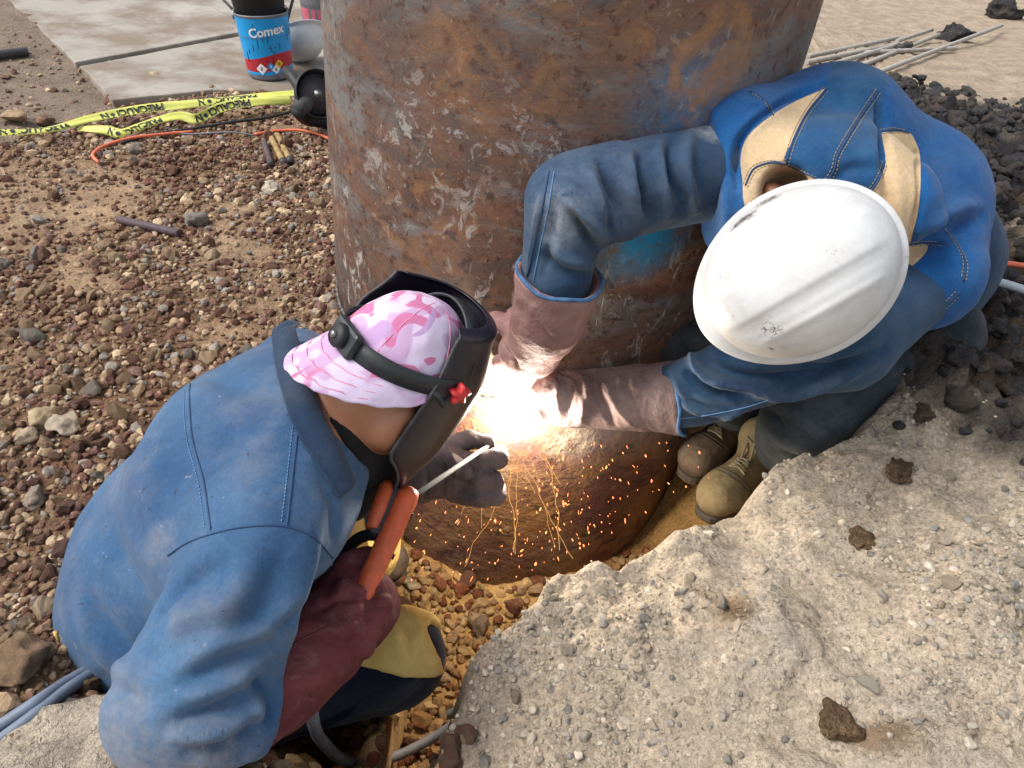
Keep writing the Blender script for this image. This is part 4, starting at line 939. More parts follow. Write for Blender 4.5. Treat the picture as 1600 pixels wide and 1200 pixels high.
rf = [([(1060, 185), (1045, 250), (1070, 320)], -0.0145, .010), ([(1085, 190), (1068, 260), (1088, 330)], 0.0130, .010), ([(1000, 250), (1008, 300), (1020, 345)], -0.0203, .009), ([(985, 235), (980, 290), (990, 345)], 0.0116, .010),
      ([(940, 255), (960, 300), (975, 345)], -0.0188, .009), ([(960, 240), (985, 280), (1000, 330)], 0.0116, .010), ([(920, 265), (935, 310), (960, 355)], 0.0145, .010), ([(945, 310), (952, 340), (955, 365)], -0.0145, .007),
      ([(895, 335), (915, 365), (935, 395)], -0.0174, .007), ([(880, 310), (915, 340), (945, 375)], 0.0130, .010), ([(860, 380), (885, 405), (925, 415)], 0.0116, .010), ([(850, 400), (880, 425), (920, 430)], -0.0116, .009),
      ([(845, 300), (838, 360), (826, 420)], 0.0087, .005), ([(870, 300), (862, 360), (850, 430)], -0.0058, .008), ([(1030, 230), (1035, 290), (1045, 340)], 0.0116, .009),
      ([(1080, 555), (1105, 590), (1180, 600)], 0.0174, .011), ([(1075, 580), (1110, 610), (1190, 615)], -0.0159, .010), ([(1100, 560), (1160, 590), (1260, 590), (1340, 570)], -0.0159, .012), ([(1040, 590), (1060, 620), (1110, 640)], -0.0087, .010),
      ([(1130, 600), (1200, 615), (1290, 600), (1360, 565)], 0.0145, .012), ([(1050, 600), (1090, 640), (1180, 640)], 0.0101, .012), ([(1230, 570), (1300, 575), (1380, 545)], -0.0116, .010), ([(1030, 660), (1100, 655), (1190, 625)], 0.0087, .007)]
lo, hi = bounds([rsF, reF, rwF, rsN, reN, rwN, hipc, cA], .17)
rj, RV, RF_ = cloth('jacket', jacket_r, lo, hi, .0052, M['denim'], RM, rf, .004, 9, 12)
rt_ = bvh(RV, RF_)
for pts, nm in (([(858, 268), (846, 330), (832, 390), (824, 432)], 'seam'), ([(866, 268), (856, 330), (843, 390), (834, 440)], 'stitching'), ([(858, 470), (880, 478), (905, 470)], 'stitching'), ([(1018, 655), (1080, 652), (1150, 640), (1200, 625)], 'stitching')):
    seam(rt_, pts, nm, M['seam_dark'] if nm == 'seam' else M['thread_blue'], rj, .0016 if nm == 'seam' else .001, .0008)
# hood with shoulder cape
nkh = P(1310, 330, 1.25)
def cape_r(p):
    d = cone(p, P(1180, 230, 1.345), P(1300, 215, 1.37), .098, .11)
    d = smin(d, cone(p, P(1300, 215, 1.37), P(1440, 320, 1.42), .115, .112), .06)
    d = smin(d, cone(p, P(1420, 300, 1.42), P(1440, 425, 1.36), .108, .103), .06)
    d = smin(d, cone(p, P(1350, 330, 1.40), P(1380, 430, 1.38), .11, .09), .05)
    d = smin(d, cone(p, P(1150, 240, 1.32), P(1148, 315, 1.30), .098, .085), .05)
    hood = smin(ell(p, P(1300, 268, 1.265), (.115, .10, .09)), cone(p, P(1225, 262, 1.235), P(1395, 320, 1.245), .058, .072), .05)
    d = smin(d, hood, .022)
    d = smax(d, -cone(p, P(1218, 286, 1.15), P(1236, 312, 1.27), .034, .040), .012)      # the opening at the cheek
    d = smax(d, -ell(p, qp(0, 0, .02), (.100, .118, .12), RQ), .01)
    lo_ = P(1500, 490, 1.36); d = smax(d, -((p-P(1420, 535, 1.32))@nrm(np.array([.25, .55, 1.0]))), .008)
    return smax(d, -((p-P(1100, 270, 1.33))@nrm(P(1200, 262, 1.33)-P(1100, 270, 1.33))), .006)
TAN = np.array([.62, .45, .26]); ROY = np.array([.008, .080, .265]); ROY2 = np.array([.016, .062, .16])
def inpoly(u, v, poly):
    return poly_sd(u, v, np.array(poly, float)) > 0
def cape_cols(V, N):
    u, v, d = project(V)
    sd_ = lambda *ps: np.max([poly_sd(u, v, catmull(np.array(list(p)+[p[0]], float), 4)[:-1]) for p in ps], 0)
    blue = sd_([(1310, 60), (1292, 135), (1262, 175), (1240, 218), (1228, 256), (1262, 272), (1300, 290), (1350, 312), (1372, 280), (1382, 255), (1377, 215), (1378, 180), (1385, 140), (1395, 60)])
    tan = sd_([(1290, 138), (1230, 165), (1175, 205), (1158, 240), (1160, 280), (1172, 330), (1260, 330), (1300, 292), (1228, 256), (1240, 218), (1262, 178)],
              [(1377, 207), (1418, 206), (1432, 225), (1438, 250), (1437, 310), (1427, 360), (1408, 398), (1330, 380), (1352, 312), (1372, 280), (1384, 254)], [(1408, 388), (1446, 381), (1444, 398), (1405, 430), (1390, 420)])
    return np.stack([np.clip(.5+tan/60, 0, 1), np.clip(.5+blue/60, 0, 1), np.zeros(len(V))], 1)
cf = [([(1285, 130), (1225, 158), (1166, 205), (1149, 245), (1153, 290)], -.012, .007), ([(1290, 290), (1330, 265), (1375, 262)], -.006, .014), ([(1372, 150), (1382, 200), (1385, 260)], -.012, .010), ([(1398, 390), (1405, 350), (1400, 300)], .008, .014), ([(1385, 330), (1388, 290), (1390, 240)], -.007, .010),
      ([(1430, 385), (1490, 360), (1532, 340)], -.012, .016), ([(1440, 360), (1490, 330), (1525, 320)], .010, .018), ([(1120, 260), (1150, 300), (1150, 340)], -.006, .016), ([(1160, 215), (1155, 260), (1165, 300)], -.008, .010), ([(1435, 240), (1440, 310), (1418, 385)], -.012, .007), ([(1240, 140), (1200, 180), (1150, 210)], .006, .018)]
lo, hi = bounds([P(1090, 200, 1.3), P(1180, 230, 1.37), P(1440, 320, 1.45), P(1445, 425, 1.4), P(1300, 260, 1.26)], .16)
cpe, KV, KF = cloth('hood', cape_r, lo, hi, .0036, M['hood_cloth'], RM, cf, .004, 9, 14, 2, cape_cols, crease=.003)
kt = bvh(KV, KF)
for pts in ([(1290, 140), (1262, 175), (1240, 218), (1228, 256)], [(1230, 257), (1262, 272), (1300, 291), (1348, 312)], [(1382, 255), (1372, 282), (1350, 312)], [(1372, 142), (1340, 190), (1310, 240), (1303, 265), (1288, 290)],
            [(1377, 206), (1400, 203), (1420, 207)], [(1420, 382), (1447, 380), (1475, 382)], [(1480, 360), (1497, 385), (1508, 410), (1505, 440)], [(1172, 143), (1195, 158), (1208, 180)], [(1335, 512), (1400, 508), (1460, 490), (1500, 455)], [(1165, 290), (1178, 264), (1205, 254), (1228, 256)]):
    seam(kt, pts, 'seam', M['seam_dark'], cpe, .0017, .0004)
    for o_ in (-5, 5): seam(kt, [(x+o_*.7, y+o_*.6) for x, y in pts], 'stitching', M['thread'], cpe, .00075, .0006, 8, .006)
# hard hat
hat = empty('hard_hat', tuple(QC), None, None); hat.parent = RM; hat.matrix_parent_inverse = RM.matrix_world.inverted()
def hat_pt(u, th, inner=0.0, a=.139, b=.117, H=.125):
    c, s_ = math.cos(th), math.sin(th); e = math.sin(u*math.pi/2)**.86; lat = b*e*s_; r_ = H*math.cos(u*math.pi/2)**.9 if u < 1 else 0
    fo = a*e*c; rid = 0.0
    if e < .97:
        w = 1-sstep(.72, .95, np.array(e)); x = abs(lat); rid = 1.3*float(w)*(.0026*float(1-sstep(.020, .031, np.array(x)))+.0022*math.exp(-((x-.062)/.0060)**2)-.0010*math.exp(-((x-.038)/.007)**2))
    return fo, lat, r_+rid-inner
def hat_mesh(frame, base, n=200, m=60):
    rows = []
    for i in range(m):
        u = .02+.98*i/(m-1); rows.append([frame(*hat_pt(u, 2*math.pi*j/n)) for j in range(n)])
    for k, (ex, dz) in enumerate(((-.0015, -.003), (.0005, -.006), (.006, -.009), (.010, -.012), (.0105, -.015), (.009, -.0165), (.003, -.016), (-.005, -.011))):
        r_ = []
        for j in range(n):
            th = 2*math.pi*j/n; vis = .014*max(0, math.cos(th))**3*min(1, max(0, ex)/.007); fo, la, z = hat_pt(1, th); L = math.hypot(fo, la)
            r_.append(frame(fo*(1+(ex+vis)/L), la*(1+(ex+vis*.3)/L), z+dz-.25*vis))
        rows.append(r_)
    V = np.array(rows).reshape(-1, 3); M_ = len(rows); F = [(k*n+j, k*n+(j+1) % n, (k+1)*n+(j+1) % n, (k+1)*n+j) for k in range(M_-1) for j in range(n)]
    mb = MB(); mb.add(list(V)+[frame(0, 0, hat_pt(.0, 0)[2])], F+[(len(V), (j+1) % n, j) for j in range(n)]); return mb
hs = hat_mesh(lambda f, s, u: qp(s, f+.004, u+.020), QC).build('shell', M['hat_white'], hat, solid=.0025, off=-1)
MB().grid([[qp(.082*math.sin(a), .102*math.cos(a), u) for a in np.linspace(0, 2*math.pi, 40)] for u in (.005, .018, .03)]).build('headband', M['black_plastic'], hat, solid=.003)
ht = bvh(np.array([v.co[:] for v in hs.data.vertices]), [list(p.vertices) for p in hs.data.polygons]); t = HAT_NT; a = HAT_BASE
for px, py, r_, thr in ((1150, 352, .014, .42), (1172, 336, .016, .44), (1160, 344, .014, .36), (1205, 310, .018, .42), (1190, 318, .014, .45), (1208, 516, .017, .52), (1196, 512, .010, .52), (1205, 545, .006, .5), (1300, 400, .02, .62), (1130, 440, .014, .62), (1220, 540, .010, .6)):
    h_ = on_surface(ht, [(px, py), (px+1, py)], 1)
    if not len(h_): continue
    k = t.math('MULTIPLY', t.near(h_[0], r_, .9), t.ramp(t.noise(150, 4, .65, dist=1), [(thr, 0.0), (thr+.05, 1.0)])); a = t.mix(k, a, (.055, .045, .042))
t.col(a)
# trousers and boots
def trousers_r(p):
    d = chain(p, [rhipN, rkN, raN], [.115, .088, .068]); d = smin(d, chain(p, [rhipF, rkF, raF], [.105, .078, .062]), .02); return smin(d, cone(p, rhipN, rhipF, .12, .12), .05)
lo, hi = bounds([rhipN, rhipF, rkN, rkF, raN, raF], .14)
tro, V_, F_ = cloth('trousers', trousers_r, lo, hi, .006, M['trousers_slate'], RM, [([(1195, 640), (1215, 655), (1230, 690)], -.010, .010), ([(1190, 625), (1230, 640), (1270, 680)], .006, .012), ([(1330, 570), (1360, 585), (1395, 592)], -.005, .006), ([(1210, 700), (1270, 715), (1330, 690)], -.006, .014), ([(1050, 520), (1090, 530), (1120, 560)], .005, .02)], .006, 7, 15)
make_boot(RM, P(1188, 730, 1.86), P(1112, 796, 1.73), P(1190, 684, 1.80), 'boot_tan')
make_boot(RM, P(1150, 680, 1.97), P(1082, 736, 1.84), P(1140, 640, 1.90), 'boot_brown')
# gauntlet gloves of the helper
def gauntlet(p, w, wd, L, r0, r1, hand, rh):
    a = w-wd*.045; d = cone(p, a, w+wd*L*.5, r0, r1); d = smin(d, cone(p, w+wd*L*.5, hand, r1, rh), .02)
    d = smax(d, -((p-a)@wd)-.0, .004); return smax(d, -cone(p, a-wd*.03, w+wd*.03, r0-.004+.01, r1-.022), .003)
wdF = nrm(rhF-rwF)
def glove_rf(p):
    d = gauntlet(p, rwF, nrm(wdF*.6+nrm(rwF-reF)*.4), .10, .074, .060, rhF, .052); d = smin(d, ell(p, P(826, 552, 1.435), (.055, .035, .045)), .02)
    for k in range(4):
        q = [(812+8*k, 556+3*k, 1.445), (790+8*k, 560+5*k, 1.475), (778+10*k, 566+6*k, 1.50)]
        d = smin(d, chain(p, [P(*x) for x in q], [.018, .0165, .0145]), .007)
    d = smin(d, chain(p, [P(808, 520, 1.41), P(790, 508, 1.42), P(776, 500, 1.435), P(768, 512, 1.45)], [.020, .018, .0175, .015]), .006)
    d = smin(d, chain(p, [P(815, 505, 1.40), P(801, 490, 1.415)], [.018, .012]), .006); return d
lo, hi = bounds([rwF, rhF, P(770, 500, 1.44), P(780, 580, 1.5)], .10)
g1, V1, F1 = cloth('glove', glove_rf, lo, hi, .0036, M['glove_mauve'], RM, [([(790, 540), (805, 560), (810, 575)], -.004, .006), ([(830, 470), (850, 500), (880, 530)], .003, .014)], .003, 15, 16, crease=.004, cscale=10)
wdN = nrm(rhN-rwN)
def glove_rn(p):
    d = gauntlet(p, rwN, wdN, .10, .074, .062, rhN, .060); d = smin(d, ell(p, P(872, 618, 1.55), (.045, .04, .055)), .02)
    for k in range(4):
        q = [(870, 592+17*k, 1.545), (842, 590+18*k, 1.53), (826, 594+17*k, 1.545), (832, 598+16*k, 1.57)]
        d = smin(d, chain(p, [P(*x) for x in q], [.021, .019, .018, .016]), .006)
    return smin(d, chain(p, [P(885, 600, 1.53), P(856, 600, 1.50), P(838, 612, 1.505)], [.020, .018, .015]), .007)
lo, hi = bounds([rwN, rhN, P(820, 580, 1.53), P(826, 660, 1.55)], .10)
g2, V2, F2 = cloth('glove', glove_rn, lo, hi, .0036, M['glove_brown'], RM, [([(880, 580), (890, 620), (880, 670)], -.006, .009), ([(900, 575), (915, 620), (905, 665)], .006, .010), ([(925, 580), (935, 620), (960, 665)], -.006, .009), ([(945, 600), (965, 640), (990, 665)], .004, .010), ([(850, 590), (868, 600), (872, 640)], .005, .008), ([(860, 575), (900, 590), (920, 640)], -.005, .008), ([(975, 590), (985, 630), (1000, 665)], -.004, .008)], .003, 15, 17, crease=.005, cscale=10)
def ring(c, ax, r, name, parent, mat, rr=.0036):
    ax = nrm(ax); x = nrm(np.cross(ax, (0, 0, 1))); y = np.cross(ax, x); pts = [c+x*r*math.cos(t)+y*r*math.sin(t)+ax*.003*math.sin(5*t) for t in np.linspace(0, 2*math.pi, 50)]
    return MB().tube(pts, rr, 8, caps=False).build(name, mat, parent)
ring(rwF-nrm(wdF*.6+nrm(rwF-reF)*.4)*.045, nrm(wdF*.6+nrm(rwF-reF)*.4), .073, 'cuff_trim', g1, M['trim_blue']); ring(rwN-wdN*.045, wdN, .072, 'cuff_trim', g2, M['trim_blue'])
print('right person ok')
# ------------------------------------------------------------------ welding gear
eh = empty('electrode_holder', tuple(HOLD0), 'orange welding electrode holder gripped in the maroon glove', 'holder')
ax = HD; x_ = nrm(np.cross(ax, ray_dir(610, 840))); y_ = np.cross(ax, x_); L = np.linalg.norm(HOLD1-HOLD0)
MB().lathe([(0, -.08), (.013, -.08), (.0165, -.02), (.0168, L*.4), (.0172, L*.75), (.0182, L-.012), (.0155, L), (.008, L+.005), (0, L+.005)], HOLD0, ax, 24).build('handle', M['orange_plastic'], eh)
lv = MB(); c0 = HOLD0+ax*L*.50+x_*.028; c1 = HOLD0+ax*(L+.000)+x_*.036
lv.lathe([(0, 0), (.010, .002), (.0125, .03), (.013, np.linalg.norm(c1-c0)-.01), (.009, np.linalg.norm(c1-c0)), (0, np.linalg.norm(c1-c0))], c0, nrm(c1-c0), 20).build('lever', M['orange_plastic'], eh)
MB().box((HOLD0+ax*L*.72)+x_*.020, (.018, .014, L*.50), np.array([x_, y_, ax])).build('jaw', M['bar_dark'], eh, smooth=False, bevel=.002)
for k in (.35, .78): MB().lathe([(.0, 0), (.0045, 0), (.0045, .003), (0, .003)], HOLD0+ax*L*k-x_*.0165, -x_, 14).build('screw', M['bar_dark'], eh)
MB().tube(catmull([P(600, 838, 1.165), P(575, 836, 1.175), P(550, 850, 1.19), P(528, 885, 1.20), P(512, 935, 1.21), P(503, 1000, 1.24)], 8), .0095, 10).build('cable', M['black_rubber'], eh)
rod0 = P(648, 774, 1.205); rod1 = P(776, 688, 1.49)
tag(MB().tube([rod0-(rod1-rod0)*.12, rod0, rod0+(rod1-rod0)*.9], .0043, 10).tube([rod0+(rod1-rod0)*.9, rod1], .002, 8).build('welding_electrode', M['electrode_grey']), 'thin grey welding electrode clamped in the orange holder', 'electrode')
def lay_cable(name, pix, r, mat, label, cat='cable', lift=1.0, group=None, n=8, bury=0):
    pts = []
    for q in pix:
        if len(q) == 3: pts.append(P(*q))
        else: p = GG(*q); pts.append(p+np.array([0, 0, r*lift+.014]))
    return tag(MB().tube(catmull(pts, n), r, 10).build(name, M[mat]), label, cat, group)
lay_cable('welding_cable', [(488, 1070, 1.12), (489, 1125, 1.15), (505, 1160, 1.24), (545, 1190, 1.36), (610, 1185, 1.47), (690, 1145, 1.52), (748, 1100, 1.50), (790, 1075, 1.46)], .0098, 'grey_cable', 'dusty grey cable curving out from under the maroon glove')
lay_cable('buried_cable', [(520, 1205, 1.62), (600, 1165, 1.645), (670, 1132, 1.66), (735, 1098, 1.63), (790, 1070, 1.55)], .0085, 'grey_cable', 'pale cable half buried in the soil of the pit floor')
for k in range(2):
    lay_cable('welding_lead', [(-40, 1180+k*26), (20, 1140+k*22), (70, 1107+k*17), (118, 1075+k*12), (170, 1045+k*8)], .0085, 'blue_grey_cable', ['upper of two blue grey leads running behind the blue jacket', 'lower of two blue grey leads running behind the blue jacket'][k], 'lead', group='leads behind the crouching welder')
lay_cable('orange_hose', [(1440, 420, 1.95), (1515, 413, 2.02), (1560, 411, 2.05), (1610, 417, 2.05), (1680, 430, 2.0)], .0075, 'orange_cable', 'orange hose lying on dark soil beside the hard hat worker', 'hose')
lay_cable('pale_hose', [(1430, 425, 1.80), (1500, 430, 1.86), (1545, 438, 1.88), (1590, 450, 1.86), (1660, 475, 1.80)], .011, 'pale_hose', 'thick pale grey hose emerging behind the denim hood', 'hose')
tb = P(444, 1132, 1.06); tg = MB().box(tb, (.011, .004, .036), np.array([nrm(_rt), nrm(_fw), nrm(_up*.95+_rt*.3)])).build('cloth_tab', M['orange_plastic'], LM, smooth=False, bevel=.001)
# the arc
ARC = P(800, 662, 1.52)
V, F = ICO[2]; sp_ = 1+.22*fbm(V, 2.2, 2, 5); t = NT('arc_light'); e = t.n('ShaderNodeEmission'); e.inputs[0].default_value = (1, .90, .76, 1); e.inputs[1].default_value = 300
t.lk(e.outputs[0], t.t.nodes['Material Output'].inputs[0]); M['arc_light'] = t.m
arc = link('welding_arc', mesh_np('welding_arc', V*sp_[:, None]*.031*np.array([1, .7, 1.1]), F, t.m), None, ARC); tag(arc, 'blinding white welding arc between the gloves', 'arc')
t = NT('arc_glow'); e = t.n('ShaderNodeEmission'); e.inputs[0].default_value = (.86, .93, 1.0, 1)
v = t.n('ShaderNodeVectorMath', operation='LENGTH'); t.lk(t.obj, v.inputs[0]); k = t.math('SUBTRACT', 1.0, v.outputs['Value']); k = t.math('MAXIMUM', k, 0.0); k = t.math('POWER', k, 3.6)
t.lk(t.math('MULTIPLY', k, 36.0), e.inputs[1]); t.lk(e.outputs[0], t.t.nodes['Material Output'].inputs['Volume'])
for l_ in list(t.t.nodes['Material Output'].inputs['Surface'].links): t.t.links.remove(l_)
V, F = ICO[3]; gw = link('arc_flare', mesh_np('arc_flare', V, F, t.m), None); gw.parent = arc; gw.scale = (.085, .07, .085)  # emissive ball added round the arc to imitate its soft flare
# thin drifting fume
t = NT('fume'); pv = t.n('ShaderNodeVolumePrincipled'); pv.inputs['Color'].default_value = (.86, .88, .92, 1); pv.inputs['Anisotropy'].default_value = .2
v = t.n('ShaderNodeVectorMath', operation='LENGTH'); t.lk(t.obj, v.inputs[0]); k = t.math('MAXIMUM', t.math('SUBTRACT', 1.0, v.outputs['Value']), 0.0)
k = t.math('MULTIPLY', k, t.ramp(t.noise(1.7, 3, .6, dist=1.0), [(.46, 0.0), (.72, 1.0)])); t.lk(t.math('MULTIPLY', k, .7), pv.inputs['Density']); t.lk(pv.outputs[0], t.t.nodes['Material Output'].inputs['Volume'])
for l_ in list(t.t.nodes['Material Output'].inputs['Surface'].links): t.t.links.remove(l_)
V, F = ICO[2]; fm = link('welding_smoke', mesh_np('welding_smoke', V, F, t.m), None, P(930, 640, 1.50)); fm.scale = (.26, .16, .20); tag(fm, 'thin grey fume drifting beside the welding arc', kind='stuff')
# flying sparks
def emis(name, c, s):
    t = NT(name); e = t.n('ShaderNodeEmission'); e.inputs[0].default_value = (*c, 1); e.inputs[1].default_value = s; t.lk(e.outputs[0], t.t.nodes['Material Output'].inputs[0]); t.m.cycles.emission_sampling = 'NONE'; M[name] = t.m; return t.m
emis('spark_hot', (1, .27, .09), 3.0); emis('spark_thread', (1, .50, .16), .75)
r = np.random.default_rng(3); mb = MB(); n_ = 0
def pipe_depth(x, y):
    v = ray_dir(x, y); o = CAM_LOC; a = v[0]**2+v[1]**2; b = 2*(v[0]*(o[0]-PIPE_C[0])+v[1]*(o[1]-PIPE_C[1])); c = (o[0]-PIPE_C[0])**2+(o[1]-PIPE_C[1])**2-PIPE_R**2; d = b*b-4*a*c
    return 9 if d < 0 else (-b-math.sqrt(d))/2/a
while n_ < 210:
    x = r.normal(850, 125); y = r.uniform(690, 905)
    if x < 640 or x > 1150 or (y > 905-.42*max(0, x-800)): continue
    if x < 790 and y < 790 and r.random() < .8: continue
    dm = min(pipe_depth(x, y), 1.9)-.03; d = r.uniform(1.45, dm); L_ = r.choice([.003, .006, .010, .016], p=[.4, .35, .2, .05]); a_ = r.normal(0, .22)+.0022*(x-805)
    p = P(x, y, d); q = p+np.array([math.sin(a_)*L_, r.normal(0, .2)*L_, -math.cos(a_)*L_]); w = r.choice([.0006, .0010, .0016], p=[.45, .35, .2]); mb.tube([p, (p+q)/2, q], [w*.5, w, w*.3], 5); n_ += 1
for k in range(9):
    c = GG(785+r.normal(0, 16), 893+r.normal(0, 5)); p = c+np.array([0, 0, .022]); d_ = nrm(r.normal(size=3)+np.array([0, -.3, .6])); mb.tube([p, p+d_*.008, p+d_*r.uniform(.012, .03)], [.0022, .0016, .0004], 5)
sk = mb.build('sparks', M['spark_hot']); tag(sk, 'glowing orange sparks falling from the arc into the pit', kind='stuff')
mb = MB()
for k in range(11):
    x, y = 805+r.normal(0, 30), 690+r.normal(0, 12); d = 1.535; pts = []; vx = r.normal(0, 5)+.06*(x-805); ln = int(r.integers(4, 13)) if k > 5 else 16
    for i in range(ln):
        pts.append(P(x, y, min(d, pipe_depth(x, y)-.012))); x += vx+r.normal(0, 1.8); y += r.uniform(8, 15); d += r.uniform(0, .012)
    if len(pts) > 2: mb.tube(catmull(pts, 3), r.uniform(.0003, .00055), 4)
th_ = mb.build('spark_trails', M['spark_thread']); tag(th_, 'fine golden spark threads hanging below the arc', kind='stuff')
# ------------------------------------------------------------------ paint buckets, hard hat, grinder behind
def text_mesh(txt, size, bold=0.0, shear=0):
    c = bpy.data.curves.new('lettering', 'FONT'); c.body = txt; c.size = size; c.offset = bold; c.shear = shear; c.align_x = 'CENTER'; c.align_y = 'CENTER'; c.resolution_u = 3
    o = bpy.data.objects.new('lettering', c); COL.objects.link(o); dg = bpy.context.evaluated_depsgraph_get(); me = bpy.data.meshes.new_from_object(o.evaluated_get(dg)); bpy.data.objects.remove(o)
    V = np.array([v.co[:] for v in me.vertices]); F = [tuple(p.vertices) for p in me.polygons]; bpy.data.meshes.remove(me); return V, F
def bucket(base, tilt, label, face, variant):
    root = empty('paint_bucket', tuple(base), label, 'bucket', 'paint buckets on the paving')
    U = nrm(np.array([tilt[0], tilt[1], 1.0])); H = .272; rb, rt = .098, .116; X_ = nrm(np.array([face[0], face[1], 0])-U*(U@np.array([face[0], face[1], 0]))); Y_ = np.cross(U, X_)
    rad = lambda h: rb+(rt-rb)*h/H
    def pt(a, h, o=0.0): return base+U*h+(rad(h)+o)*(math.cos(a)*X_+math.sin(a)*Y_)
    MB().lathe([(0, .004), (rb-.006, .004), (rb, .0), (rb+.003, .008), (rad(.02), .02), (rad(H*.66), H*.66), (rad(H*.665)+.003, H*.665), (rad(H*.67), H*.67), (rt, H-.012), (rt+.004, H-.006), (rt+.003, H), (rt-.003, H), (rt-.006, H-.01), (rb-.006, .01), (0, .01)], base, U, 64, ref=X_).build('shell', M['bucket_grey'], root)
    def band(name, f0, f1, mat, a0=-math.pi, a1=math.pi, o=.0012, n=72):
        A = np.linspace(a0, a1, n); return MB().grid([[pt(a, f0(a)*(1-t_)+f1(a)*t_, o) for a in A] for t_ in np.linspace(0, 1, 10)]).build(name, M[mat], root)
    if variant == 0:
        w1 = lambda a: H*(.37+.055*math.sin(a*1.6+.4)); w2 = lambda a: H*(.16+.03*math.sin(a*1.3-.3)); w3 = lambda a: H*(.125+.03*math.sin(a*1.3-.3)); w4 = lambda a: H*(.085+.05*max(0, math.sin(a*.9)))
        band('blue_wrap', w1, lambda a: H*.955, 'label_blue'); band('red_wrap', w2, w1, 'label_red', o=.0010); band('blue_stripe', w4, w2, 'label_blue', o=.0008)
        V, F = text_mesh('Comex', .052, .0014); mb = MB(); mb.add([pt(v[0]/rad(.2)+.10, .207+v[1]+.10*v[0], .0032) for v in V], F); mb.build('lettering', M['label_white'], root, smooth=False)
        for a, h, m_, s_ in ((-.34, .052, 'label_white', .034), (.06, .062, 'label_blue', .024), (.42, .070, 'label_yellow', .027), (.26, .048, 'label_white', .027)):
            mb = MB(); n_ = 6; g = []
            for i in range(n_+1):
                row = []
                for j in range(n_+1):
                    u_ = (i/n_-.5)*s_; v_ = (j/n_-.5)*s_; row.append(pt(a+(u_-v_)*.72/.103, h+(u_+v_)*.72, .0036))
                g.append(row)
            ob = mb.grid(g).build('hazard_diamond', M[m_], root)
            if m_ == 'label_white' and s_ > .04:
                g2 = [[pt(a+((i/6-.5)-(j/6-.5))*s_*1.22*.72/.103, h+((i/6-.5)+(j/6-.5))*s_*1.22*.72, .0028) for j in range(7)] for i in range(7)]; MB().grid(g2).build('diamond_border', M['label_red'], ob)
                V, F = text_mesh('!', .036, .001); MB().add([pt(a+v[0]/.103, h+v[1], .0042) for v in V], F).build('lettering', M['label_black'], ob, smooth=False)
            else:
                V, F = text_mesh({'label_blue': '3', 'label_yellow': '0', 'label_white': 'E'}[m_], .018, .0005); MB().add([pt(a+v[0]/.103, h+v[1], .0042) for v in V], F).build('lettering', M['label_white' if m_ == 'label_blue' else 'label_black'], ob, smooth=False)
        mb = MB()
        rr = np.random.default_rng(2)
        for k in range(16):
            a = rr.uniform(-1.2, 1.3); h = rr.uniform(.11, .25); mb.tube([pt(a, h, .002), pt(a+.01, h-.012, .002), pt(a+rr.normal(0, .02), h-rr.uniform(.02, .05), .002)], .0011, 5)
        for k in range(7): a = .22+rr.normal(0, .07); h = .14+rr.normal(0, .02); mb.tube([pt(a, h, .002), pt(a+rr.normal(0, .06), h+rr.normal(0, .02), .002)], .0014, 5)
        tag(mb.build('paint_drips', M['label_black'], root), kind='stuff')
    else:
        band('grey_wrap', lambda a: H*.05, lambda a: H*.95, 'bucket_grey', o=.0008)
        for k, (a0, a1) in enumerate(((-1.3, -.75), (-.60, -.40), (-.30, -.12), (.02, .9))): band('pink_panel', lambda a: H*.10, lambda a: H*(.62 if k < 3 else .52), 'label_pink', a0, a1, .0016, 16)
        band('blue_panel', lambda a: H*(.55-.12*(a-.0)), lambda a: H*.80, 'label_blue', .0, .9, .002, 16); band('blue_panel', lambda a: H*.86, lambda a: H*.95, 'label_blue', -1.3, -.6, .002, 16); band('red_panel', lambda a: H*.84, lambda a: H*.96, 'label_red', .05, .35, .002, 10)
    mb = MB(); ear = [pt(math.pi*.5, H*.93, .004), pt(-math.pi*.5, H*.93, .004)]
    for e_ in ear: MB().lathe([(0, -.004), (.011, -.004), (.011, .004), (0, .004)], e_, e_-base-U*H*.93, 14).build('ear', M['bucket_grey'], root)
    pass
    pts = []
    for t_ in np.linspace(0, math.pi, 22):
        pts.append(base+U*(H*.93+.06*math.sin(t_))+(-Y_*math.cos(t_)*(rt+.008))+X_*(.06*math.sin(t_)-.0)*-1.0)
    MB().tube(pts, .0024, 8).build('handle', M['steel'], root); return root, U
BB = G(424, 117, .035); BF = nrm(np.array([*(CAM_LOC-BB)[:2], 0]))
bk, BU = bucket(BB, (-.075, .02), 'blue and red paint bucket reading Comex beside the gravel', BF, 0)
BB2 = G(508, 62, .035); bucket(BB2, (-.03, 0), 'pink and grey paint bucket half hidden behind the rusty pipe', BF, 1)
nb = MB().lathe([(0, .0), (.088, .0), (.092, .02), (.118, .27), (.124, .275), (.124, .285), (.117, .285), (.089, .03), (0, .03)], BB+BU*.10, nrm(BU+np.array([-.06, .10, 0])), 48).build('black_bucket', M['black_plastic'])
tag(nb, 'black bucket nested inside the blue paint bucket', 'bucket')
V, F = text_mesh('*', .09, .004)
for k, (a, b, rr_, lb) in enumerate((((330, -20), (386, 38), .006, 'upper dark rod leaning out of the blue bucket'), ((336, 12), (378, 36), .003, 'thin pale rod leaning out of the blue bucket'), ((462, -16), (448, 34), .007, 'dark rod standing at the back of the blue bucket'), ((440, 10), (437, 33), .006, 'short brown rod inside the blue bucket'))):
    d0 = project(BB+BU*.26)[2]; tag(MB().tube([P(*a, d0+.05), P((a[0]+b[0])/2, (a[1]+b[1])/2, d0+.02), P(*b, d0+.02)], rr_, 8).build('rod', M['bar_dark'] if k != 1 else M['rebar_grey']), lb, 'rod', 'rods standing in the bucket')
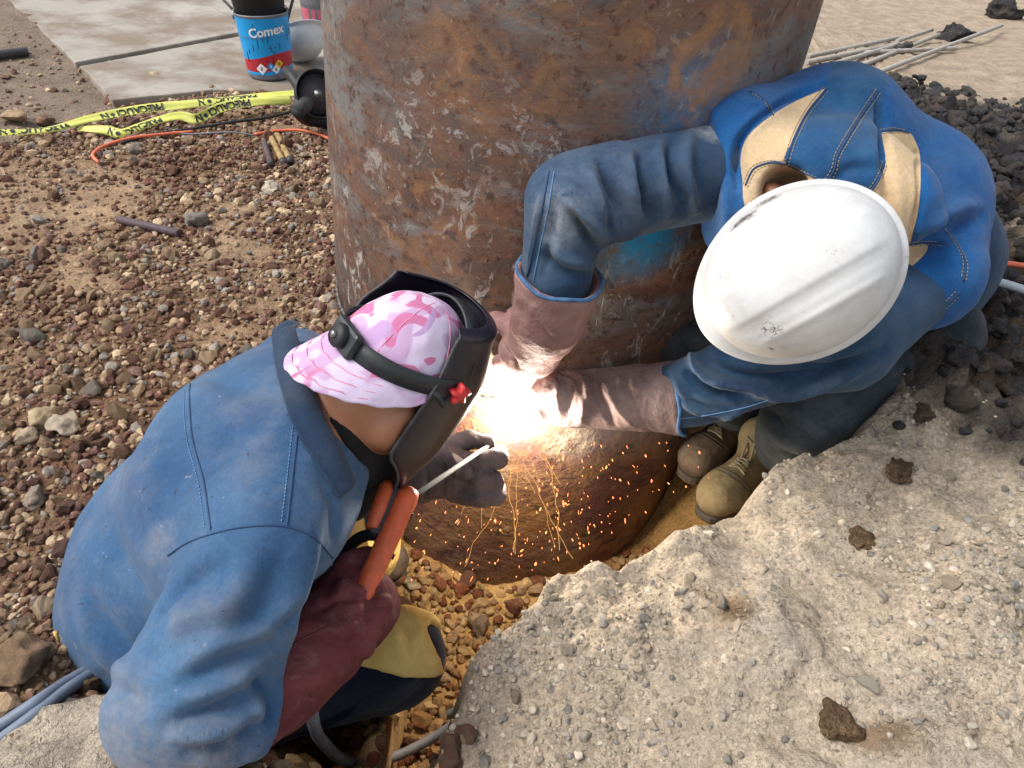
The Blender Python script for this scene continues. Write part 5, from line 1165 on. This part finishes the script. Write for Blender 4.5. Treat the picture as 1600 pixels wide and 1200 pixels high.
wh = G(470, 97, .035); hU = nrm((.30, -.55, -.75)); hF = nrm(np.cross(hU, (0.2, 1, .2))); hS = np.cross(hF, hU)
hh = hat_mesh(lambda f, s, u: wh+np.array([0, .02, .115])+hF*f*.85+hS*s*.9+hU*u*.9, wh).build('hard_hat', M['hat_white'], None, solid=.0025, off=-1); tag(hh, 'white hard hat lying upside down beside the paint bucket', 'hard hat')
gc = P(493, 148, 3.02); gr = empty('angle_grinder', tuple(gc), 'black angle grinder lying on gravel against the rusty pipe', 'grinder')
gA = nrm(np.array([.55, -.62, .38])); 
MB().lathe([(.0, .0), (.084, .0), (.090, .006), (.092, .034), (.088, .034), (.086, .008), (0, .006)], gc, gA, 48).build('guard', M['black_plastic'], gr)
MB().lathe([(.0, .010), (.074, .011), (.076, .014), (.03, .016), (.028, .020), (0, .020)], gc, gA, 40).build('disc', M['bar_dark'], gr)
MB().lathe([(.0, .02), (.016, .02), (.016, .028), (.006, .028), (.006, .034), (0, .034)], gc, gA, 20).build('spindle_nut', M['steel'], gr)
gb = P(472, 166, 2.98); MB().tube([gc-gA*.01, gc-gA*.04, gb, gb+(gb-gc)*.35], [.03, .036, .034, .026], 18).build('gear_case', M['bar_dark'], gr)
MB().tube([gb, P(476, 150, 3.0), P(468, 138, 3.02), P(458, 122, 3.05), P(447, 110, 3.07)], [.014, .014, .020, .021, .021], 14).build('side_handle', M['black_plastic'], gr)
MB().tube(catmull([gb+(gb-gc)*.3, P(480, 185, 3.05), P(520, 190, 3.10)], 5), .028, 14).build('motor_body', M['black_plastic'], gr)
# ------------------------------------------------------------------ caution tape with its lettering
def tape(pix, name, label, words, width=.038, seed=1):
    root = None; pts = []; tl = []
    for (x, y, lift, tlt) in pix: p = GG(x, y); pts.append(p+np.array([0, 0, lift+.015])); tl.append([tlt, 0, 0])
    C = catmull(pts, 14); T = catmull(np.array(tl), 14)[:, 0]; s = np.concatenate([[0], np.cumsum(np.linalg.norm(np.diff(C, axis=0), axis=1))])
    def fr(u):
        c = np.array([np.interp(u, s, C[:, k]) for k in range(3)]); c2 = np.array([np.interp(u+.01, s, C[:, k]) for k in range(3)]); c1 = np.array([np.interp(u-.01, s, C[:, k]) for k in range(3)])
        t_ = nrm(c2-c1); a = np.interp(u, s, T); side = nrm(np.cross((0, 0, 1), t_)); n_ = np.cross(t_, side); w = side*math.cos(a)+n_*math.sin(a); return c, w, np.cross(t_, w)
    us = np.linspace(.011, s[-1]-.011, 160); rows = []
    for u in us:
        c, w, n_ = fr(u); rows.append([c+w*v*width+n_*.004*math.sin(v*5+u*9) for v in np.linspace(-.5, .5, 6)])
    ob = tag(MB().grid(rows).build(name, M['tape_yellow'], None, solid=.0003), label, 'tape', 'caution tape on the gravel')
    for wd_, u0 in [('PRECAUCIÓN', u_) for u_ in np.arange(words, s[-1]-.16, .36)]:
        V, F = text_mesh(wd_, .037, .0014); V = V.copy(); V2 = []
        for v in V:
            u = u0-v[0]
            if u < .012 or u > s[-1]-.012: u = min(max(u, .012), s[-1]-.012)
            c, w, n_ = fr(u); sg = 1 if n_[2] > 0 else -1; V2.append(c-w*v[1]*1.0+n_*(.004*math.sin(-v[1]/width*5+u*9)+.0022*sg))
        MB().add(V2, F).build('lettering', M['tape_ink'], ob, smooth=False)
    return ob
tape([(-40, 228, .03, .25), (40, 224, .03, .2), (90, 219, .03, .3), (150, 205, .035, .5), (230, 192, .04, .55), (330, 184, .05, .45), (410, 178, .06, .35), (470, 170, .05, .3)], 'caution_tape', 'upper strand of yellow caution tape reading PRECAUCIÓN on gravel', .20)
tape([(120, 211, .012, -.2), (165, 214, .015, .5), (195, 219, .01, .9), (230, 208, .02, .4), (280, 199, .03, .7), (310, 199, .02, 1.1), (350, 189, .04, .75), (405, 183, .05, .5), (460, 176, .04, 1.0)], 'caution_tape', 'lower twisted strand of yellow caution tape on gravel', .24)
lay_cable('orange_cable', [(156, 262), (147, 250), (165, 236), (205, 224), (260, 217), (303, 213)], .0055, 'orange_cable', 'orange cable looping on the gravel below the caution tape', n=8)
lay_cable('orange_cable', [(398, 218), (430, 212), (470, 211), (500, 218), (530, 232)], .0055, 'orange_cable', 'orange cable on gravel running behind the rusty pipe', n=8)
lay_cable('black_cable', [(190, 232), (240, 218), (300, 209), (360, 199), (420, 191), (468, 178)], .0055, 'black_rubber', 'thin black cable lying along the lower caution tape', n=8)
lay_cable('grey_wire', [(270, 212), (300, 216), (360, 213), (400, 218)], .0028, 'grey_cable', 'thin grey wire between the two orange cables', 'wire')
def stub(name, a, b, r, mat, label, cat, group=None, cap=None):
    p, q = GG(*a), GG(*b); p[2] += r*1.1; q[2] += r*1.1; z = max(p[2], q[2]); p[2] = p[2]*.5+z*.5; q[2] = q[2]*.5+z*.5
    o = MB().tube(np.linspace(p, q, 6), r, 12).build(name, M[mat], None, bevel=.001); tag(o, label, cat, group)
    if cap: MB().tube([q-(q-p)*.12, q+(q-p)*.01], r*1.06, 12).build('burnt_tip', M['bar_dark'], o)
stub('rod_stub', (188, 353), (281, 371), .0125, 'stub_dark', 'purplish rusty rod stub lying alone on the sandy gravel', 'rod')
stub('rod_stub', (413, 226), (424, 264), .011, 'stub_dark', 'grey brown stub beside two tan stubs by the pipe', 'rod', 'rod stubs by the pipe', True)
stub('rod_stub', (424, 219), (444, 262), .0115, 'stub_tan', 'tan rod stub in the middle of three by the pipe', 'rod', 'rod stubs by the pipe', True)
stub('rod_stub', (434, 216), (455, 260), .0115, 'stub_tan', 'tan rod stub of three lying closest to the pipe', 'rod', 'rod stubs by the pipe', True)
stub('metal_bar', (-40, 99), (45, 88), .02, 'bar_dark', 'dark metal bar on dusty soil beside the concrete paving', 'bar')
RB = [((1258, 106), (1345, 84)), ((1262, 92), (1400, 64)), ((1262, 103), (1402, 72)), ((1275, 112), (1398, 76)), ((1326, 114), (1462, 66)), ((1372, 117), (1560, 52)), ((1352, 86), (1492, 80)), ((1400, 68), (1452, 58))]
LB = ['shortest pale rod touching the pipe', 'topmost long pale rod behind the hood', 'second long pale rod behind the hood', 'third long pale rod behind the hood', 'pale rod beside the longest one', 'longest pale rod reaching the black clods', 'thin pale rod crossing under the longest one', 'short pale rod at the far end of the bundle']
for (a, b), l_ in zip(RB, LB): stub('metal_rod', a, b, .0135, 'rebar_grey', l_, 'rod', 'pale rods behind the pipe')
# ------------------------------------------------------------------ single rocks and clods
def rock(name, x, y, r, colr, label, cat, k, sink=.35, group=None, lvl=4, sq=(1, 1, .8), depth=None, mat='stone', lump=.10):
    V, F = stone_shape(lvl, 700+k, .30); V = V*np.array(sq)*r; V = V+vnormals4(V, F)*(r*lump*fbm(V/r, 3, 4, k, .6))[:, None]
    p = GG(x, y) if depth is None else P(x, y, depth)
    me = mesh_np(name, V, F, M[mat], True, np.repeat(np.asarray(colr)[None], len(V), 0)*(1+.2*fbm(V/r, 3, 2, k+5))[:, None])
    o = link(name, me, None, (p[0], p[1], p[2]+r*(1-sink)*.6)); o.rotation_euler = (0, 0, k*1.3); return tag(o, label, cat, group)
def vnormals4(V, F):
    n = np.cross(V[F[:, 1]]-V[F[:, 0]], V[F[:, 2]]-V[F[:, 0]]); N = np.zeros_like(V)
    for k in range(3): np.add.at(N, F[:, k], n)
    return N/(np.linalg.norm(N, axis=1)[:, None]+1e-12)
ROCKS = [(25, 190, .068, (.33, .23, .14), 'large tan rock beside the metal bar and caution tape'), (72, 194, .042, (.24, .15, .10), 'reddish rock next to the large tan rock'), (243, 124, .040, (.42, .32, .21), 'tan rock alone on the edge of the paving'),
         (306, 350, .044, (.20, .185, .165), 'grey angular rock on sandy gravel above the rod stub'), (423, 300, .040, (.42, .36, .28), 'pale rock in the gravel below the tan stubs'), (72, 662, .036, (.40, .31, .19), 'yellowish rock left of the blue jacket'), (108, 668, .040, (.42, .35, .27), 'pale rough rock touching the yellowish rock'),
         (745, 975, .034, (.33, .22, .12), 'largest yellow stone in the pit gravel'), (642, 918, .028, (.34, .26, .17), 'pale stone by the boot at the foot of the pile'), (690, 1058, .026, (.36, .25, .15), 'tan stone beside the dark trouser knee'), (42, 690, .030, (.33, .26, .18), 'cream rock below the yellowish rock'), (55, 785, .034, (.26, .21, .17), 'grey brown rock by the edge of the blue jacket'),
         (30, 1040, .05, (.20, .13, .08), 'brown rock beside the blue grey leads'), (478, 245, .028, (.30, .23, .16), 'tan rock against the foot of the pipe')]
for k, (x, y, r_, c, lb) in enumerate(ROCKS): rock('rock', x, y, r_, c, lb, 'rock', k)
CL = [(1490, 62, .13, (.026, .025, .028), 'black clod lying across the longest pale rod'), (1560, 30, .16, (.03, .027, .027), 'large black clod in the far corner beyond the rods'), (1412, 78, .075, (.05, .045, .042), 'small dark clod among the pale rods'), (1345, 845, .028, (.15, .095, .055), 'brown clay clod in the middle of the spoil heap'), (1405, 738, .030, (.12, .08, .05), 'brown clod on the heap below the dark clay'),
      (1498, 565, .034, (.03, .028, .03), 'black clod at the edge of the pit by the trousers'), (1560, 520, .036, (.03, .029, .031), 'black clod below the thick pale hose'), (1580, 610, .038, (.032, .028, .028), 'black clod at the heap edge in the corner'), (1310, 1135, .036, (.16, .105, .06), 'brown clay patch near the bottom of the spoil heap'), (1440, 650, .026, (.10, .07, .05), 'small brown clod beside the pit rim')]
for k, (x, y, r_, c, lb) in enumerate(CL): rock('earth_clod', x, y, r_, c, lb, 'clod', 40+k, .6, mat='clay' if c[0] < .06 else 'soil', lump=.38)
rock('earth_clod', 130, 1240, .118, (.40, .34, .265), 'big pale clod of dry earth below the blue jacket', 'clod', 61, .6, None, 4, (1.3, 1, .75), .985, 'soil', .30)
print('props ok')
